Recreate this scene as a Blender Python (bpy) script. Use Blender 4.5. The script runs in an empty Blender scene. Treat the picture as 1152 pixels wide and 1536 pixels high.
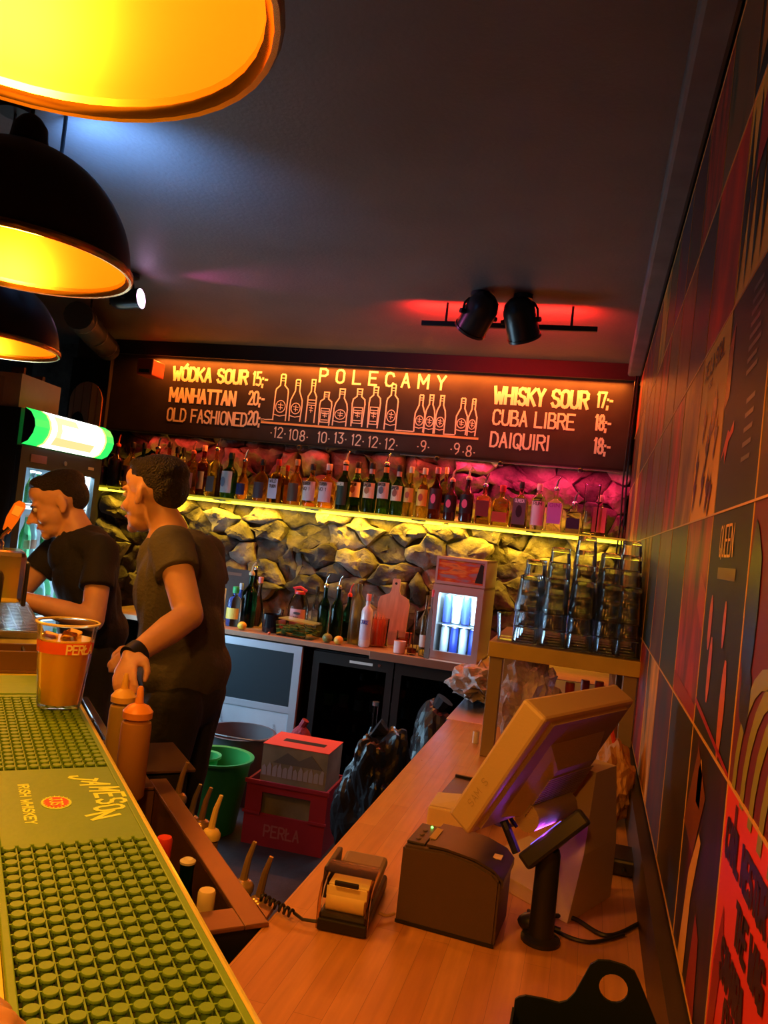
import bpy, bmesh, math, random
from mathutils import Vector, Matrix, Euler, noise
random.seed(7)
PI=math.pi
sc=bpy.context.scene; C=sc.collection
# ---------------------------------------------------------------- camera
F=1190.; W_,H_=1152.,1536.; CZ=1.52
RM=Matrix(((0.9612,0.0978,-0.2578),(0.2536,0.0551,0.9658),(0.1086,-0.9937,0.0281)))  # camera axes (right, down, forward) in world space
cam=bpy.data.cameras.new('camera'); co=bpy.data.objects.new('camera',cam); C.objects.link(co); sc.camera=co
cam.sensor_fit='VERTICAL'; cam.sensor_height=36; cam.lens=F/H_*36; cam.clip_start=.02
r_=RM.col[0]; u_=-RM.col[1]; b_=-RM.col[2]
M=Matrix((r_,u_,b_)).transposed().to_4x4(); M.translation=Vector((0,0,CZ)); co.matrix_world=M
# ---------------------------------------------------------------- world, exposure
w=bpy.data.worlds.new('world'); sc.world=w; w.use_nodes=True
w.node_tree.nodes['Background'].inputs[0].default_value=(.3,.17,.12,1); w.node_tree.nodes['Background'].inputs[1].default_value=.008
vs=sc.view_settings; vs.view_transform='Standard'; vs.look='None'; vs.exposure=0; vs.gamma=1; vs.use_curve_mapping=False
sc.cycles.sample_clamp_indirect=4; sc.cycles.max_bounces=9; sc.cycles.transmission_bounces=9; sc.cycles.transparent_max_bounces=64
sc.cycles.caustics_reflective=False; sc.cycles.caustics_refractive=False
def area(name,loc,size,power,col,rot=(0,0,0),parent=None,spread=PI):
    l=bpy.data.lights.new(name,'AREA'); l.shape='RECTANGLE'; l.size,l.size_y=size; l.energy=power; l.color=col; l.spread=spread
    o=bpy.data.objects.new(name,l); C.objects.link(o); o.location=loc; o.rotation_euler=rot; o.parent=parent; return o
def point(name,loc,power,col,r=.03,parent=None):
    l=bpy.data.lights.new(name,'POINT'); l.energy=power; l.color=col; l.shadow_soft_size=r
    o=bpy.data.objects.new(name,l); C.objects.link(o); o.location=loc; o.parent=parent; return o
def spot(name,loc,to,power,col,ang,blend=.6,r=.02,parent=None):
    l=bpy.data.lights.new(name,'SPOT'); l.energy=power; l.color=col; l.spot_size=ang; l.spot_blend=blend; l.shadow_soft_size=r
    o=bpy.data.objects.new(name,l); C.objects.link(o); o.location=loc
    o.rotation_euler=(Vector(to)-Vector(loc)).to_track_quat('-Z','Y').to_euler(); o.parent=parent; return o
CEIL=2.68; YB=4.97; XR=.178; XL=-4.2; YF=-1.6; CT=.85; BT=1.18
ORANGE=(1,.36,.035)
# light of the pendant lamps, strips and coolers is made in their builders with these powers
P_LAMP=21.0; P_BOARD=42.0; P_SHELF=24.0; P_PINK=7.5; P_COOL=60; P_MINI=4.0; P_BLUE=80.0; P_RED=34.0
# ---------------------------------------------------------------- materials
def nm(name):
    m=bpy.data.materials.new(name); m.use_nodes=True; nt=m.node_tree; return m,nt,nt.nodes['Principled BSDF']
def mat(name,col,rough=.5,metal=0.,trans=0.,ior=1.45,emit=None,es=0.,alpha=1.,var=0.,vs_=8.,bump=0.,bs=40.,coat=0.,spec=None,rnd=None,ramp=None,stretch=None):
    m,nt,b=nm(name)
    b.inputs['Base Color'].default_value=(*col,1); b.inputs['Roughness'].default_value=rough; b.inputs['Metallic'].default_value=metal
    b.inputs['Transmission Weight'].default_value=trans; b.inputs['IOR'].default_value=ior; b.inputs['Alpha'].default_value=alpha
    if coat: b.inputs['Coat Weight'].default_value=coat
    if spec is not None: b.inputs['Specular IOR Level'].default_value=spec
    if emit: b.inputs['Emission Color'].default_value=(*emit,1); b.inputs['Emission Strength'].default_value=es
    N=nt.nodes; L=nt.links
    tc=None
    def coord():
        nonlocal tc
        if tc is None:
            t=N.new('ShaderNodeTexCoord'); mp=N.new('ShaderNodeMapping'); L.new(t.outputs['Object'],mp.inputs[0])
            if stretch: mp.inputs['Scale'].default_value=stretch
            tc=mp.outputs[0]
        return tc
    if var or ramp:
        n=N.new('ShaderNodeTexNoise'); n.inputs['Scale'].default_value=vs_; n.inputs['Detail'].default_value=5; L.new(coord(),n.inputs['Vector'])
        cr=N.new('ShaderNodeValToRGB'); L.new(n.outputs[0],cr.inputs[0])
        if ramp:
            e=cr.color_ramp.elements
            while len(e)<len(ramp): e.new(.5)
            for k,(p,c) in enumerate(ramp): e[k].position=p; e[k].color=(*c,1)
            b_out=cr.outputs[0]
        else:
            e=cr.color_ramp.elements; e[0].position=.3; e[1].position=.7
            e[0].color=(*[c*(1-var) for c in col],1); e[1].color=(*[min(1,c*(1+var)) for c in col],1); b_out=cr.outputs[0]
        if rnd:
            oi=N.new('ShaderNodeObjectInfo'); r2=N.new('ShaderNodeValToRGB'); L.new(oi.outputs['Random'],r2.inputs[0])
            e=r2.color_ramp.elements
            while len(e)<len(rnd): e.new(.5)
            for k,(p,c) in enumerate(rnd): e[k].position=p; e[k].color=(*c,1)
            mx=N.new('ShaderNodeMix'); mx.data_type='RGBA'; mx.blend_type='MULTIPLY'; mx.inputs[0].default_value=1
            L.new(b_out,mx.inputs[6]); L.new(r2.outputs[0],mx.inputs[7]); b_out=mx.outputs[2]
        L.new(b_out,b.inputs['Base Color'])
    if bump:
        n=N.new('ShaderNodeTexNoise'); n.inputs['Scale'].default_value=bs; n.inputs['Detail'].default_value=6; L.new(coord(),n.inputs['Vector'])
        bp=N.new('ShaderNodeBump'); bp.inputs['Strength'].default_value=bump; bp.inputs['Distance'].default_value=.02
        L.new(n.outputs[0],bp.inputs['Height']); L.new(bp.outputs[0],b.inputs['Normal'])
    return m
def glow(name,col,s):
    m,nt,b=nm(name); b.inputs['Base Color'].default_value=(0,0,0,1); b.inputs['Emission Color'].default_value=(*col,1); b.inputs['Emission Strength'].default_value=s; return m
_mc={}
def glass(col,rough=.03,ior=1.3,tr=1.):
    k=('g',col,rough,ior)
    if k not in _mc: _mc[k]=mat('tinted_glass',col,rough,trans=tr,ior=ior)
    return _mc[k]
def plain(col,rough=.5,metal=0.,**k):
    key=('p',col,rough,metal,tuple(sorted(k.items())))
    if key not in _mc: _mc[key]=mat('plain_colour',col,rough,metal,**k)
    return _mc[key]
def wood_mat(name,c1,c2,axis=1,scale=1.,rough=.4,stave=.045,length=.5):
    # butcher block: staves along one axis, each its own tone, with grain
    m,nt,b=nm(name); N=nt.nodes; L=nt.links
    t=N.new('ShaderNodeTexCoord'); mp=N.new('ShaderNodeMapping'); L.new(t.outputs['Object'],mp.inputs[0])
    if axis==1: mp.inputs['Rotation'].default_value=(0,0,PI/2)
    br=N.new('ShaderNodeTexBrick'); br.offset=.37; br.inputs['Scale'].default_value=1; br.inputs['Mortar Size'].default_value=.0004
    br.inputs['Brick Width'].default_value=length; br.inputs['Row Height'].default_value=stave
    br.inputs['Color1'].default_value=(*c1,1); br.inputs['Color2'].default_value=(*c2,1); br.inputs['Mortar'].default_value=(*[x*.6 for x in c2],1)
    L.new(mp.outputs[0],br.inputs['Vector'])
    m2=N.new('ShaderNodeMapping'); L.new(mp.outputs[0],m2.inputs[0]); m2.inputs['Scale'].default_value=(3,40,3)
    n=N.new('ShaderNodeTexNoise'); n.inputs['Scale'].default_value=2; n.inputs['Detail'].default_value=6; L.new(m2.outputs[0],n.inputs['Vector'])
    cr=N.new('ShaderNodeValToRGB'); cr.color_ramp.elements[0].color=(.72,.72,.72,1); cr.color_ramp.elements[1].color=(1,1,1,1); cr.color_ramp.elements[0].position=.3
    L.new(n.outputs[0],cr.inputs[0])
    mx=N.new('ShaderNodeMix'); mx.data_type='RGBA'; mx.blend_type='MULTIPLY'; mx.inputs[0].default_value=1
    L.new(br.outputs[0],mx.inputs[6]); L.new(cr.outputs[0],mx.inputs[7]); L.new(mx.outputs[2],b.inputs['Base Color'])
    b.inputs['Roughness'].default_value=rough
    n2=N.new('ShaderNodeTexNoise'); n2.inputs['Scale'].default_value=14; L.new(t.outputs['Object'],n2.inputs['Vector'])
    mr=N.new('ShaderNodeMapRange'); mr.inputs[3].default_value=rough*.7; mr.inputs[4].default_value=min(1,rough*1.5); L.new(n2.outputs[0],mr.inputs[0]); L.new(mr.outputs[0],b.inputs['Roughness'])
    return m
BLACK=plain((.012,.012,.012),.45); BLACKP=plain((.02,.019,.018),.35); RUBB=plain((.015,.015,.014),.7)
STEEL=plain((.6,.6,.6),.25,1.); CHROME=plain((.85,.85,.85),.1,1.); DSTEEL=plain((.25,.25,.26),.4,1.)
WHITE=plain((.75,.74,.72),.5); 
def thin(name,tint,refl=1.,rough=.04,fb=.12):
    # thin clear wall: mostly see-through, stronger reflection at grazing angles
    m=bpy.data.materials.new(name); m.use_nodes=True; nt=m.node_tree; N=nt.nodes; L=nt.links; N.clear()
    o=N.new('ShaderNodeOutputMaterial'); t=N.new('ShaderNodeBsdfTransparent'); g=N.new('ShaderNodeBsdfGlossy'); mx=N.new('ShaderNodeMixShader'); f=N.new('ShaderNodeLayerWeight'); mt=N.new('ShaderNodeMath'); mt.operation='MULTIPLY'; mt.use_clamp=True
    t.inputs[0].default_value=(*tint,1); g.inputs['Roughness'].default_value=rough; g.inputs[0].default_value=(1,1,1,1); f.inputs[0].default_value=fb; mt.inputs[1].default_value=refl
    L.new(f.outputs['Fresnel'],mt.inputs[0]); L.new(mt.outputs[0],mx.inputs[0]); L.new(t.outputs[0],mx.inputs[1]); L.new(g.outputs[0],mx.inputs[2]); L.new(mx.outputs[0],o.inputs[0]); return m
CLEAR=thin('clear_glass',(.93,.95,.96),1.2); CREAM=plain((.72,.6,.36),.6)
# ---------------------------------------------------------------- mesh helpers
class G:
    def __init__(s): s.v=[]; s.f=[]; s.m=[]
    def add(s,vs,fs,T=None,mi=0):
        n=len(s.v)
        s.v+= [tuple(T@Vector(p)) for p in vs] if T is not None else [tuple(p) for p in vs]
        s.f+=[tuple(i+n for i in f) for f in fs]; s.m+=[mi]*len(fs); return s
    def box(s,a,b,T=None,mi=0):
        x0,y0,z0=a; x1,y1,z1=b
        return s.add([(x0,y0,z0),(x1,y0,z0),(x1,y1,z0),(x0,y1,z0),(x0,y0,z1),(x1,y0,z1),(x1,y1,z1),(x0,y1,z1)],
            [(0,3,2,1),(4,5,6,7),(0,1,5,4),(1,2,6,5),(2,3,7,6),(3,0,4,7)],T,mi)
    def bbox(s,a,b,r=.004,T=None,mi=0):
        # box with chamfered edges all round
        x0,y0,z0=a; x1,y1,z1=b; bm=bmesh.new(); bmesh.ops.create_cube(bm,size=1)
        for v in bm.verts: v.co=Vector(((x0+x1)/2+v.co.x*(x1-x0),(y0+y1)/2+v.co.y*(y1-y0),(z0+z1)/2+v.co.z*(z1-z0)))
        bmesh.ops.bevel(bm,geom=bm.edges[:],offset=r,segments=2,affect='EDGES',profile=.5)
        return s.bm(bm,T,mi)
    def bm(s,bm,T=None,mi=0):
        bm.verts.ensure_lookup_table(); vs=[v.co.copy() for v in bm.verts]; fs=[[v.index for v in f.verts] for f in bm.faces]; bm.free(); return s.add(vs,fs,T,mi)
    def lathe(s,prof,n=20,T=None,mi=0,cap=True,a0=0,a1=2*PI,sx=1,sy=1):
        full=abs(a1-a0-2*PI)<1e-6; k=n if full else n+1; vs=[]; fs=[]
        for r,z in prof:
            for i in range(k):
                a=a0+(a1-a0)*i/n; vs.append((r*math.cos(a)*sx,r*math.sin(a)*sy,z))
        for j in range(len(prof)-1):
            for i in range(n):
                i2=(i+1)%k; fs.append((j*k+i,j*k+i2,(j+1)*k+i2,(j+1)*k+i))
        if cap and full:
            fs.append(tuple(range(k-1,-1,-1))); fs.append(tuple((len(prof)-1)*k+i for i in range(k)))
        return s.add(vs,fs,T,mi)
    def tube(s,pts,r,n=8,mi=0,cap=True):
        pts=[Vector(p) for p in pts]; R=r if isinstance(r,(list,tuple)) else [r]*len(pts); vs=[]; fs=[]
        up=None
        for i,p in enumerate(pts):
            d=((pts[min(i+1,len(pts)-1)]-pts[max(i-1,0)])).normalized()
            if up is None:
                up=Vector((0,0,1)) if abs(d.z)<.9 else Vector((1,0,0))
            a=d.cross(up).normalized(); up=a.cross(d).normalized()
            for k in range(n):
                t=2*PI*k/n; vs.append(p+a*(R[i]*math.cos(t))+up*(R[i]*math.sin(t)))
        for i in range(len(pts)-1):
            for k in range(n): k2=(k+1)%n; fs.append((i*n+k,i*n+k2,(i+1)*n+k2,(i+1)*n+k))
        if cap: fs.append(tuple(range(n-1,-1,-1))); fs.append(tuple((len(pts)-1)*n+k for k in range(n)))
        return s.add(vs,fs,None,mi)
    def prism(s,poly,z0,z1,T=None,mi=0):
        n=len(poly); vs=[(x,y,z0) for x,y in poly]+[(x,y,z1) for x,y in poly]
        return s.add(vs,[tuple(range(n-1,-1,-1)),tuple(range(n,2*n))]+[(i,(i+1)%n,n+(i+1)%n,n+i) for i in range(n)],T,mi)
    def ball(s,c,r,u=14,v=10,T=None,mi=0):
        rx,ry,rz=r if isinstance(r,(tuple,list)) else (r,r,r)
        prof=[(math.sin(PI*j/v),-math.cos(PI*j/v)) for j in range(v+1)]
        vs=[(c[0],c[1],c[2]-rz)]; fs=[]
        for j in range(1,v):
            for i in range(u): a=2*PI*i/u; vs.append((c[0]+rx*prof[j][0]*math.cos(a),c[1]+ry*prof[j][0]*math.sin(a),c[2]+rz*prof[j][1]))
        vs.append((c[0],c[1],c[2]+rz))
        for i in range(u):
            fs.append((0,1+(i+1)%u,1+i)); 
            for j in range(v-2): fs.append((1+j*u+i,1+j*u+(i+1)%u,1+(j+1)*u+(i+1)%u,1+(j+1)*u+i))
            fs.append((1+(v-2)*u+i,1+(v-2)*u+(i+1)%u,len(vs)-1))
        return s.add(vs,fs,T,mi)
    def build(s,name,m,parent=None,smooth=False,loc=None,rot=None):
        me=bpy.data.meshes.new(name); me.from_pydata(s.v,[],s.f); me.validate()
        for x in (m if isinstance(m,(list,tuple)) else [m]): me.materials.append(x)
        if isinstance(m,(list,tuple)) and len(me.polygons)==len(s.m): me.polygons.foreach_set('material_index',s.m)
        if smooth:
            me.polygons.foreach_set('use_smooth',[True]*len(me.polygons))
            try: me.set_sharp_from_angle(angle=math.radians(38))
            except Exception: pass
        o=bpy.data.objects.new(name,me); C.objects.link(o); o.parent=parent
        if loc: o.location=loc
        if rot: o.rotation_euler=rot
        return o
def TR(loc=(0,0,0),rot=(0,0,0),sc_=(1,1,1)): return Matrix.LocRotScale(Vector(loc),Euler(rot),Vector(sc_))
def tag(o,label=None,cat=None,group=None,kind=None):
    if label: o['label']=label
    if cat: o['category']=cat
    if group: o['group']=group
    if kind: o['kind']=kind
    return o
def thing(name,label,cat,loc=(0,0,0),rz=0,group=None):
    o=bpy.data.objects.new(name,None); C.objects.link(o); o.location=loc; o.rotation_euler=(0,0,rz); o.empty_display_size=.05
    return tag(o,label,cat,group)
def copy_tree(o,parent=None):
    c=o.copy(); C.objects.link(c); c.parent=parent
    for ch in list(o.children): copy_tree(ch,c)
    return c
def struct(g,name,m,**k): return tag(g.build(name,m,**k),kind='structure')
def ray(px,py): return RM@Vector((px-W_/2,py-H_/2,F))
def at_z(px,py,z): d=ray(px,py); return Vector((0,0,CZ))+d*((z-CZ)/d.z)
def at_y(px,py,y): d=ray(px,py); return Vector((0,0,CZ))+d*(y/d.y)
# ---------------------------------------------------------------- stroke lettering
def arc(cx,cy,rx,ry,a0,a1,n=8): return [(cx+rx*math.cos(math.radians(a0+(a1-a0)*i/n)),cy+ry*math.sin(math.radians(a0+(a1-a0)*i/n))) for i in range(n+1)]
O_=arc(.5,.75,.5,.25,180,0,6)+arc(.5,.25,.5,.25,0,-180,6)+[(0,.75)]
GL={'A':[[(0,0),(.5,1),(1,0)],[(.2,.35),(.8,.35)]],
'B':[[(0,0),(0,1),(.6,1),(.85,.9),(.85,.65),(.6,.53),(0,.53)],[(.6,.53),(1,.4),(1,.12),(.7,0),(0,0)]],
'C':[[(1,.78),(.85,.95),(.5,1),(.15,.95),(0,.75),(0,.25),(.15,.05),(.5,0),(.85,.05),(1,.22)]],
'D':[[(0,0),(0,1),(.5,1),(.85,.88),(1,.65),(1,.35),(.85,.12),(.5,0),(0,0)]],
'E':[[(1,1),(0,1),(0,0),(1,0)],[(0,.52),(.8,.52)]],'F':[[(1,1),(0,1),(0,0)],[(0,.52),(.8,.52)]],
'G':[[(1,.78),(.85,.95),(.5,1),(.15,.95),(0,.75),(0,.25),(.15,.05),(.5,0),(1,.05),(1,.45),(.6,.45)]],
'H':[[(0,0),(0,1)],[(1,0),(1,1)],[(0,.5),(1,.5)]],'I':[[(.5,0),(.5,1)]],'J':[[(.3,1),(1,1)],[(.75,1),(.75,.2),(.55,0),(.2,0),(0,.2)]],
'K':[[(0,0),(0,1)],[(1,1),(0,.42)],[(.3,.58),(1,0)]],'L':[[(0,1),(0,0),(1,0)]],
'M':[[(0,0),(0,1),(.5,.35),(1,1),(1,0)]],'N':[[(0,0),(0,1),(1,0),(1,1)]],'O':[O_],
'P':[[(0,0),(0,1),(.7,1),(1,.87),(1,.6),(.7,.46),(0,.46)]],'Q':[O_,[(.55,.25),(1,-.08)]],
'R':[[(0,0),(0,1),(.7,1),(1,.87),(1,.62),(.7,.5),(0,.5)],[(.5,.5),(1,0)]],
'S':[[(1,.82),(.8,.97),(.4,1),(.08,.9),(.02,.68),(.25,.55),(.75,.46),(.98,.3),(.92,.1),(.6,0),(.2,.03),(0,.18)]],
'T':[[(0,1),(1,1)],[(.5,1),(.5,0)]],'U':[[(0,1),(0,.22),(.2,.03),(.5,0),(.8,.03),(1,.22),(1,1)]],'V':[[(0,1),(.5,0),(1,1)]],
'W':[[(0,1),(.22,0),(.5,.65),(.78,0),(1,1)]],'X':[[(0,0),(1,1)],[(0,1),(1,0)]],'Y':[[(0,1),(.5,.5),(1,1)],[(.5,.5),(.5,0)]],
'Z':[[(0,1),(1,1),(0,0),(1,0)]],'0':[O_],'1':[[(.2,.85),(.6,1),(.6,0)]],
'2':[[(0,.8),(.2,.97),(.6,1),(.95,.88),(.95,.65),(0,0),(1,0)]],'3':[[(0,1),(1,1),(.45,.58),(.85,.5),(1,.28),(.8,.04),(.3,0),(0,.15)]],
'5':[[(.9,1),(.1,1),(.05,.55),(.6,.6),(1,.42),(.95,.12),(.6,0),(0,.05)]],'7':[[(0,1),(1,1),(.35,0)]],
'8':[arc(.5,.76,.42,.24,0,360,10),arc(.5,.26,.5,.26,0,360,10)],'9':[arc(.5,.72,.48,.28,0,360,10),[(.98,.72),(.85,.25),(.4,0)]],
'-':[[(.15,.45),(.85,.45)]],',':[[(.5,.06),(.4,-.14)]],'.':[[(.4,.04),(.6,.04)]],'·':[[(.4,.4),(.6,.4)]],';':[[(.5,.06),(.4,-.14)],[(.5,.5),(.5,.56)]],
'&':[[(1,0),(.2,.75),(.3,1),(.7,1),(.75,.75),(.05,.35),(.1,.05),(.5,0),(1,.4)]],' ':[]}
GL['Ó']=GL['O']+[[(.45,1.08),(.7,1.25)]]; GL['Ł']=GL['L']+[[(-.15,.4),(.45,.65)]]
NARROW={'I':.3,'1':.6,'-':.6,',':.25,'.':.3,'·':.5,' ':.55,'M':1.25,'W':1.3,';':.3}
def strokes(g,lines,O,ex,ey,wd,nz):
    # flat painted strokes on the plane spanned by ex, ey
    hw=wd/2; k=0
    for ln in lines:
        for (a,b) in zip(ln[:-1],ln[1:]):
            A=O+ex*a[0]+ey*a[1]; B=O+ex*b[0]+ey*b[1]; d=B-A
            if d.length<1e-7: continue
            d.normalize(); p=nz.cross(d).normalized()*hw; d=d*hw*.8
            k=(k+1)%12; q=nz.normalized()*(k*4e-5); g.add([A-d-p+q,B+d-p+q,B+d+p+q,A-d+p+q],[(0,1,2,3)])
def text(g,s,O,ex,ey,h,cw,wd,gap=.35,nz=None):
    O=Vector(O); ex=Vector(ex).normalized(); ey=Vector(ey).normalized(); nz=nz or ex.cross(ey); x=0
    for ch in s:
        k=NARROW.get(ch,1.)*cw
        strokes(g,GL.get(ch,[]),O+ex*x,ex*k,ey*h,wd,nz); x+=k+gap*cw
    return x
def textlen(s,cw,gap=.35): return sum(NARROW.get(c,1.)*cw+gap*cw for c in s)-gap*cw
# ================================================================ ROOM
m_ceil=mat('ceiling_paint',(.115,.097,.088),.55,var=.12,vs_=3,bump=.12,bs=60)
m_dark=mat('dark_wall_paint',(.03,.028,.027),.7,var=.3,vs_=4,bump=.2,bs=30)
m_floor=mat('floor_vinyl',(.028,.024,.026),.45,var=.4,vs_=6,bump=.1,bs=30)
struct(G().box((XL,YF,-.06),(XR,YB+.2,0)),'floor',m_floor)
struct(G().box((XL,YF,CEIL),(XR,YB+.2,CEIL+.06)),'ceiling',m_ceil)
struct(G().box((XR+.001,YF,0),(XR+.1,YB+.2,CEIL)),'wall_right',mat('right_wall_board',(.05,.035,.025),.6,bump=.1,bs=40))
wr=bpy.data.objects['wall_right']
struct(G().box((XL-.1,YF,0),(XL,YB+.2,CEIL)),'wall_left',m_dark)
struct(G().box((XL,YF-.1,0),(XR,YF,CEIL)),'wall_front',m_dark)
wb=struct(G().box((XL,YB+.08,0),(XR,YB+.2,CEIL)),'wall_back',mat('stone_mortar',(.12,.10,.09),.9,var=.5,vs_=9,bump=.6,bs=30))
# dark pelmet boards over and beside the menu board, boxed pipe along the right ceiling edge
struct(G().box((-3.42,4.86,2.60),(XR-.002,YB+.08,CEIL)).box((-3.42,4.842,2.582),(XR-.002,4.8595,CEIL-.001)),'trim_1',BLACK)
struct(G().bbox((XR-.082,YF,CEIL-.075),(XR-.002,4.86,CEIL-.001),.012),'trim_2',mat('pipe_box_paint',(.14,.12,.115),.6,var=.2))
struct(G().box((XR-.03,.87,CT+.001),(XR-.002,4.4,.955)),'trim_3',mat('dark_stained_upstand',(.03,.022,.018),.4,var=.3))
struct(G().box((-3.62,4.78,0),(-3.42,YB+.08,CEIL-.001)),'trim_4',mat('dark_timber_post',(.035,.028,.024),.6,var=.3))
# ---- rubble stones of the back wall, each its own piece
m_stone=mat('rubble_stone',(.4,.36,.33),.85,vs_=5,bump=1.,bs=22,
    ramp=[(.30,(.05,.04,.04)),(.46,(.2,.165,.15)),(.6,(.42,.36,.32)),(.75,(.11,.09,.08))],
    rnd=[(0,(.3,.27,.26)),(.3,(.7,.66,.6)),(.5,(1,.97,.92)),(.7,(.22,.19,.18)),(1,(.85,.77,.7))])
def clip(poly,a,b,c):
    out=[]; n=len(poly)
    for i in range(n):
        p,q=poly[i],poly[(i+1)%n]; sp=a*p[0]+b*p[1]-c; sq=a*q[0]+b*q[1]-c
        if sp<=0: out.append(p)
        if sp*sq<0: t=sp/(sp-sq); out.append((p[0]+(q[0]-p[0])*t,p[1]+(q[1]-p[1])*t))
    return out
def stones():
    rs=random.Random(11); seeds=[]
    z=.8; row=0
    while z<2.2:
        hgt=rs.uniform(.08,.2); x=-3.45+rs.uniform(0,.2)
        while x<.25:
            wd=rs.uniform(.07,.38); seeds.append((x+wd/2,(z+hgt/2+rs.uniform(-.08,.08))*1.55)); x+=wd
        z+=hgt
    for i,(sx,sz) in enumerate(seeds):
        poly=[(-3.42,.78*1.55),(XR-.003,.78*1.55),(XR-.003,2.10*1.55),(-3.42,2.10*1.55)]
        for j,(tx,tz) in enumerate(seeds):
            if i==j or abs(tx-sx)>1 or abs(tz-sz)>1: continue
            a,b=tx-sx,tz-sz; poly=clip(poly,a,b,(tx*tx+tz*tz-sx*sx-sz*sz)/2)
            if len(poly)<3: break
        if len(poly)<3: continue
        poly=[(x,z_/1.55) for x,z_ in poly]
        pts=[]
        for k in range(len(poly)):
            p,q=poly[k],poly[(k+1)%len(poly)]; L_=math.dist(p,q); m=max(1,int(L_/.03))
            for t in range(m): pts.append((p[0]+(q[0]-p[0])*t/m,p[1]+(q[1]-p[1])*t/m))
        if len(pts)<5: continue
        cx=sum(p[0] for p in pts)/len(pts); cz=sum(p[1] for p in pts)/len(pts)
        dep=rs.uniform(.01,.12); tilt=(rs.uniform(-.5,.5),rs.uniform(-.55,.55)); vs_=[];n=len(pts)
        for (k,d) in ((1.,.32),(.985,.62),(.9,.82),(.72,.9),(.48,1.),(.24,1.)):
            for (x,z_) in pts:
                X=cx+(x-cx)*k; Z=cz+(z_-cz)*k
                if d>0:
                    X+=noise.noise(Vector((x*11,z_*11,i)))*.035; Z+=noise.noise(Vector((x*11+5,z_*11,i)))*.035
                Y=YB+.075-max(-.01,d*dep)-((X-cx)*tilt[0]+(Z-cz)*tilt[1])*(d>0)*.5 - (noise.noise(Vector((X*12,Z*12,3)))*.03+noise.noise(Vector((X*34,Z*34,9)))*.014)*(d>0)
                vs_.append((X,max(YB-.045,min(YB+.085,Y)),Z))
        vs_.append((cx,YB+.075-dep-.004,cz)); fs=[]
        for r in range(5):
            for k in range(n): fs.append((r*n+k,r*n+(k+1)%n,(r+1)*n+(k+1)%n,(r+1)*n+k))
        for k in range(n): fs.append((5*n+k,5*n+(k+1)%n,6*n))
        G().add(vs_,fs).build('stone',m_stone,wb,smooth=True)
stones()
# ---- chalk-lettered menu board hung under the ceiling
mb=thing('menu_board','long black menu board lettered with cocktails, bottle drawings and prices above the bottle shelf','menu board',(0,4.94,0))
m_board=mat('blackboard_paint',(.035,.028,.025),.5,var=.3,vs_=5)
G().box((-3.42,-.015,2.055),(.135,.012,2.60)).build('board_panel',m_board,mb)
G().box((-3.42,-.022,2.05),(.135,.014,2.062)).box((.135,-.022,2.05),(.145,.014,2.6)).build('frame',BLACK,mb)
PAINT=mat('chalk_paint',(.92,.82,.66),.6); PAINT2=mat('chalk_paint_gold',(.9,.55,.2),.6)
EX=Vector((1,0,0)); EZ=Vector((0,0,1)); NZ=Vector((0,-1,0))
def bp(px,py): p=at_y(px,py,4.92); return p.x,p.z
def line(s,px,py,h,cw,wd,gap=.34,endpx=None,m=PAINT):
    x,z=bp(px,py); g=G()
    if endpx: x2,_=bp(endpx,py+(endpx-px)*.085); tl=textlen(s,1.,gap); cw=(x2-x)/tl
    text(g,s,(x,-.0165,z),EX,EZ,h,cw,wd,gap); return g.build('lettering',m,mb)
for s,px,py,h,e in (('WÓDKA SOUR',259,569,.088,369),('MANHATTAN',254,601,.09,351),('OLD FASHIONED',250,630,.085,368),
    ('WHISKY SOUR',741,604,.1,880),('CUBA LIBRE',739,636,.09,860),('DAIQUIRI',735,669,.088,822)):
    line(s,px,py,h,.06,.019 if 'SOUR' in s or 'MAN' in s else .013,endpx=e)
for s,px,py,e in (('15;-',378,577,400),('20;-',372,606,395),('20;-',371,636,394),('17;-',895,610,918),('18;-',892,644,915),('18;-',890,679,914)):
    line(s,px,py,.088,.05,.014,endpx=e)
for ch,px in zip('POLECAMY',(479,504,529,553,578,602,627,655)): line(ch,px,572+(px-479)*.066,.085,.05,.014)
for s,px,py in (('·12·',404,655),('10·',432,659),('8·',449,661),('10·',475,663),('13·',500,664),('12·',526,667),('12·',551,670),('12·',576,673),('·9·',624,676),('·9',674,680),('·8·',692,684)):
    line(s,px,py,.068,.032,.008)
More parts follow.
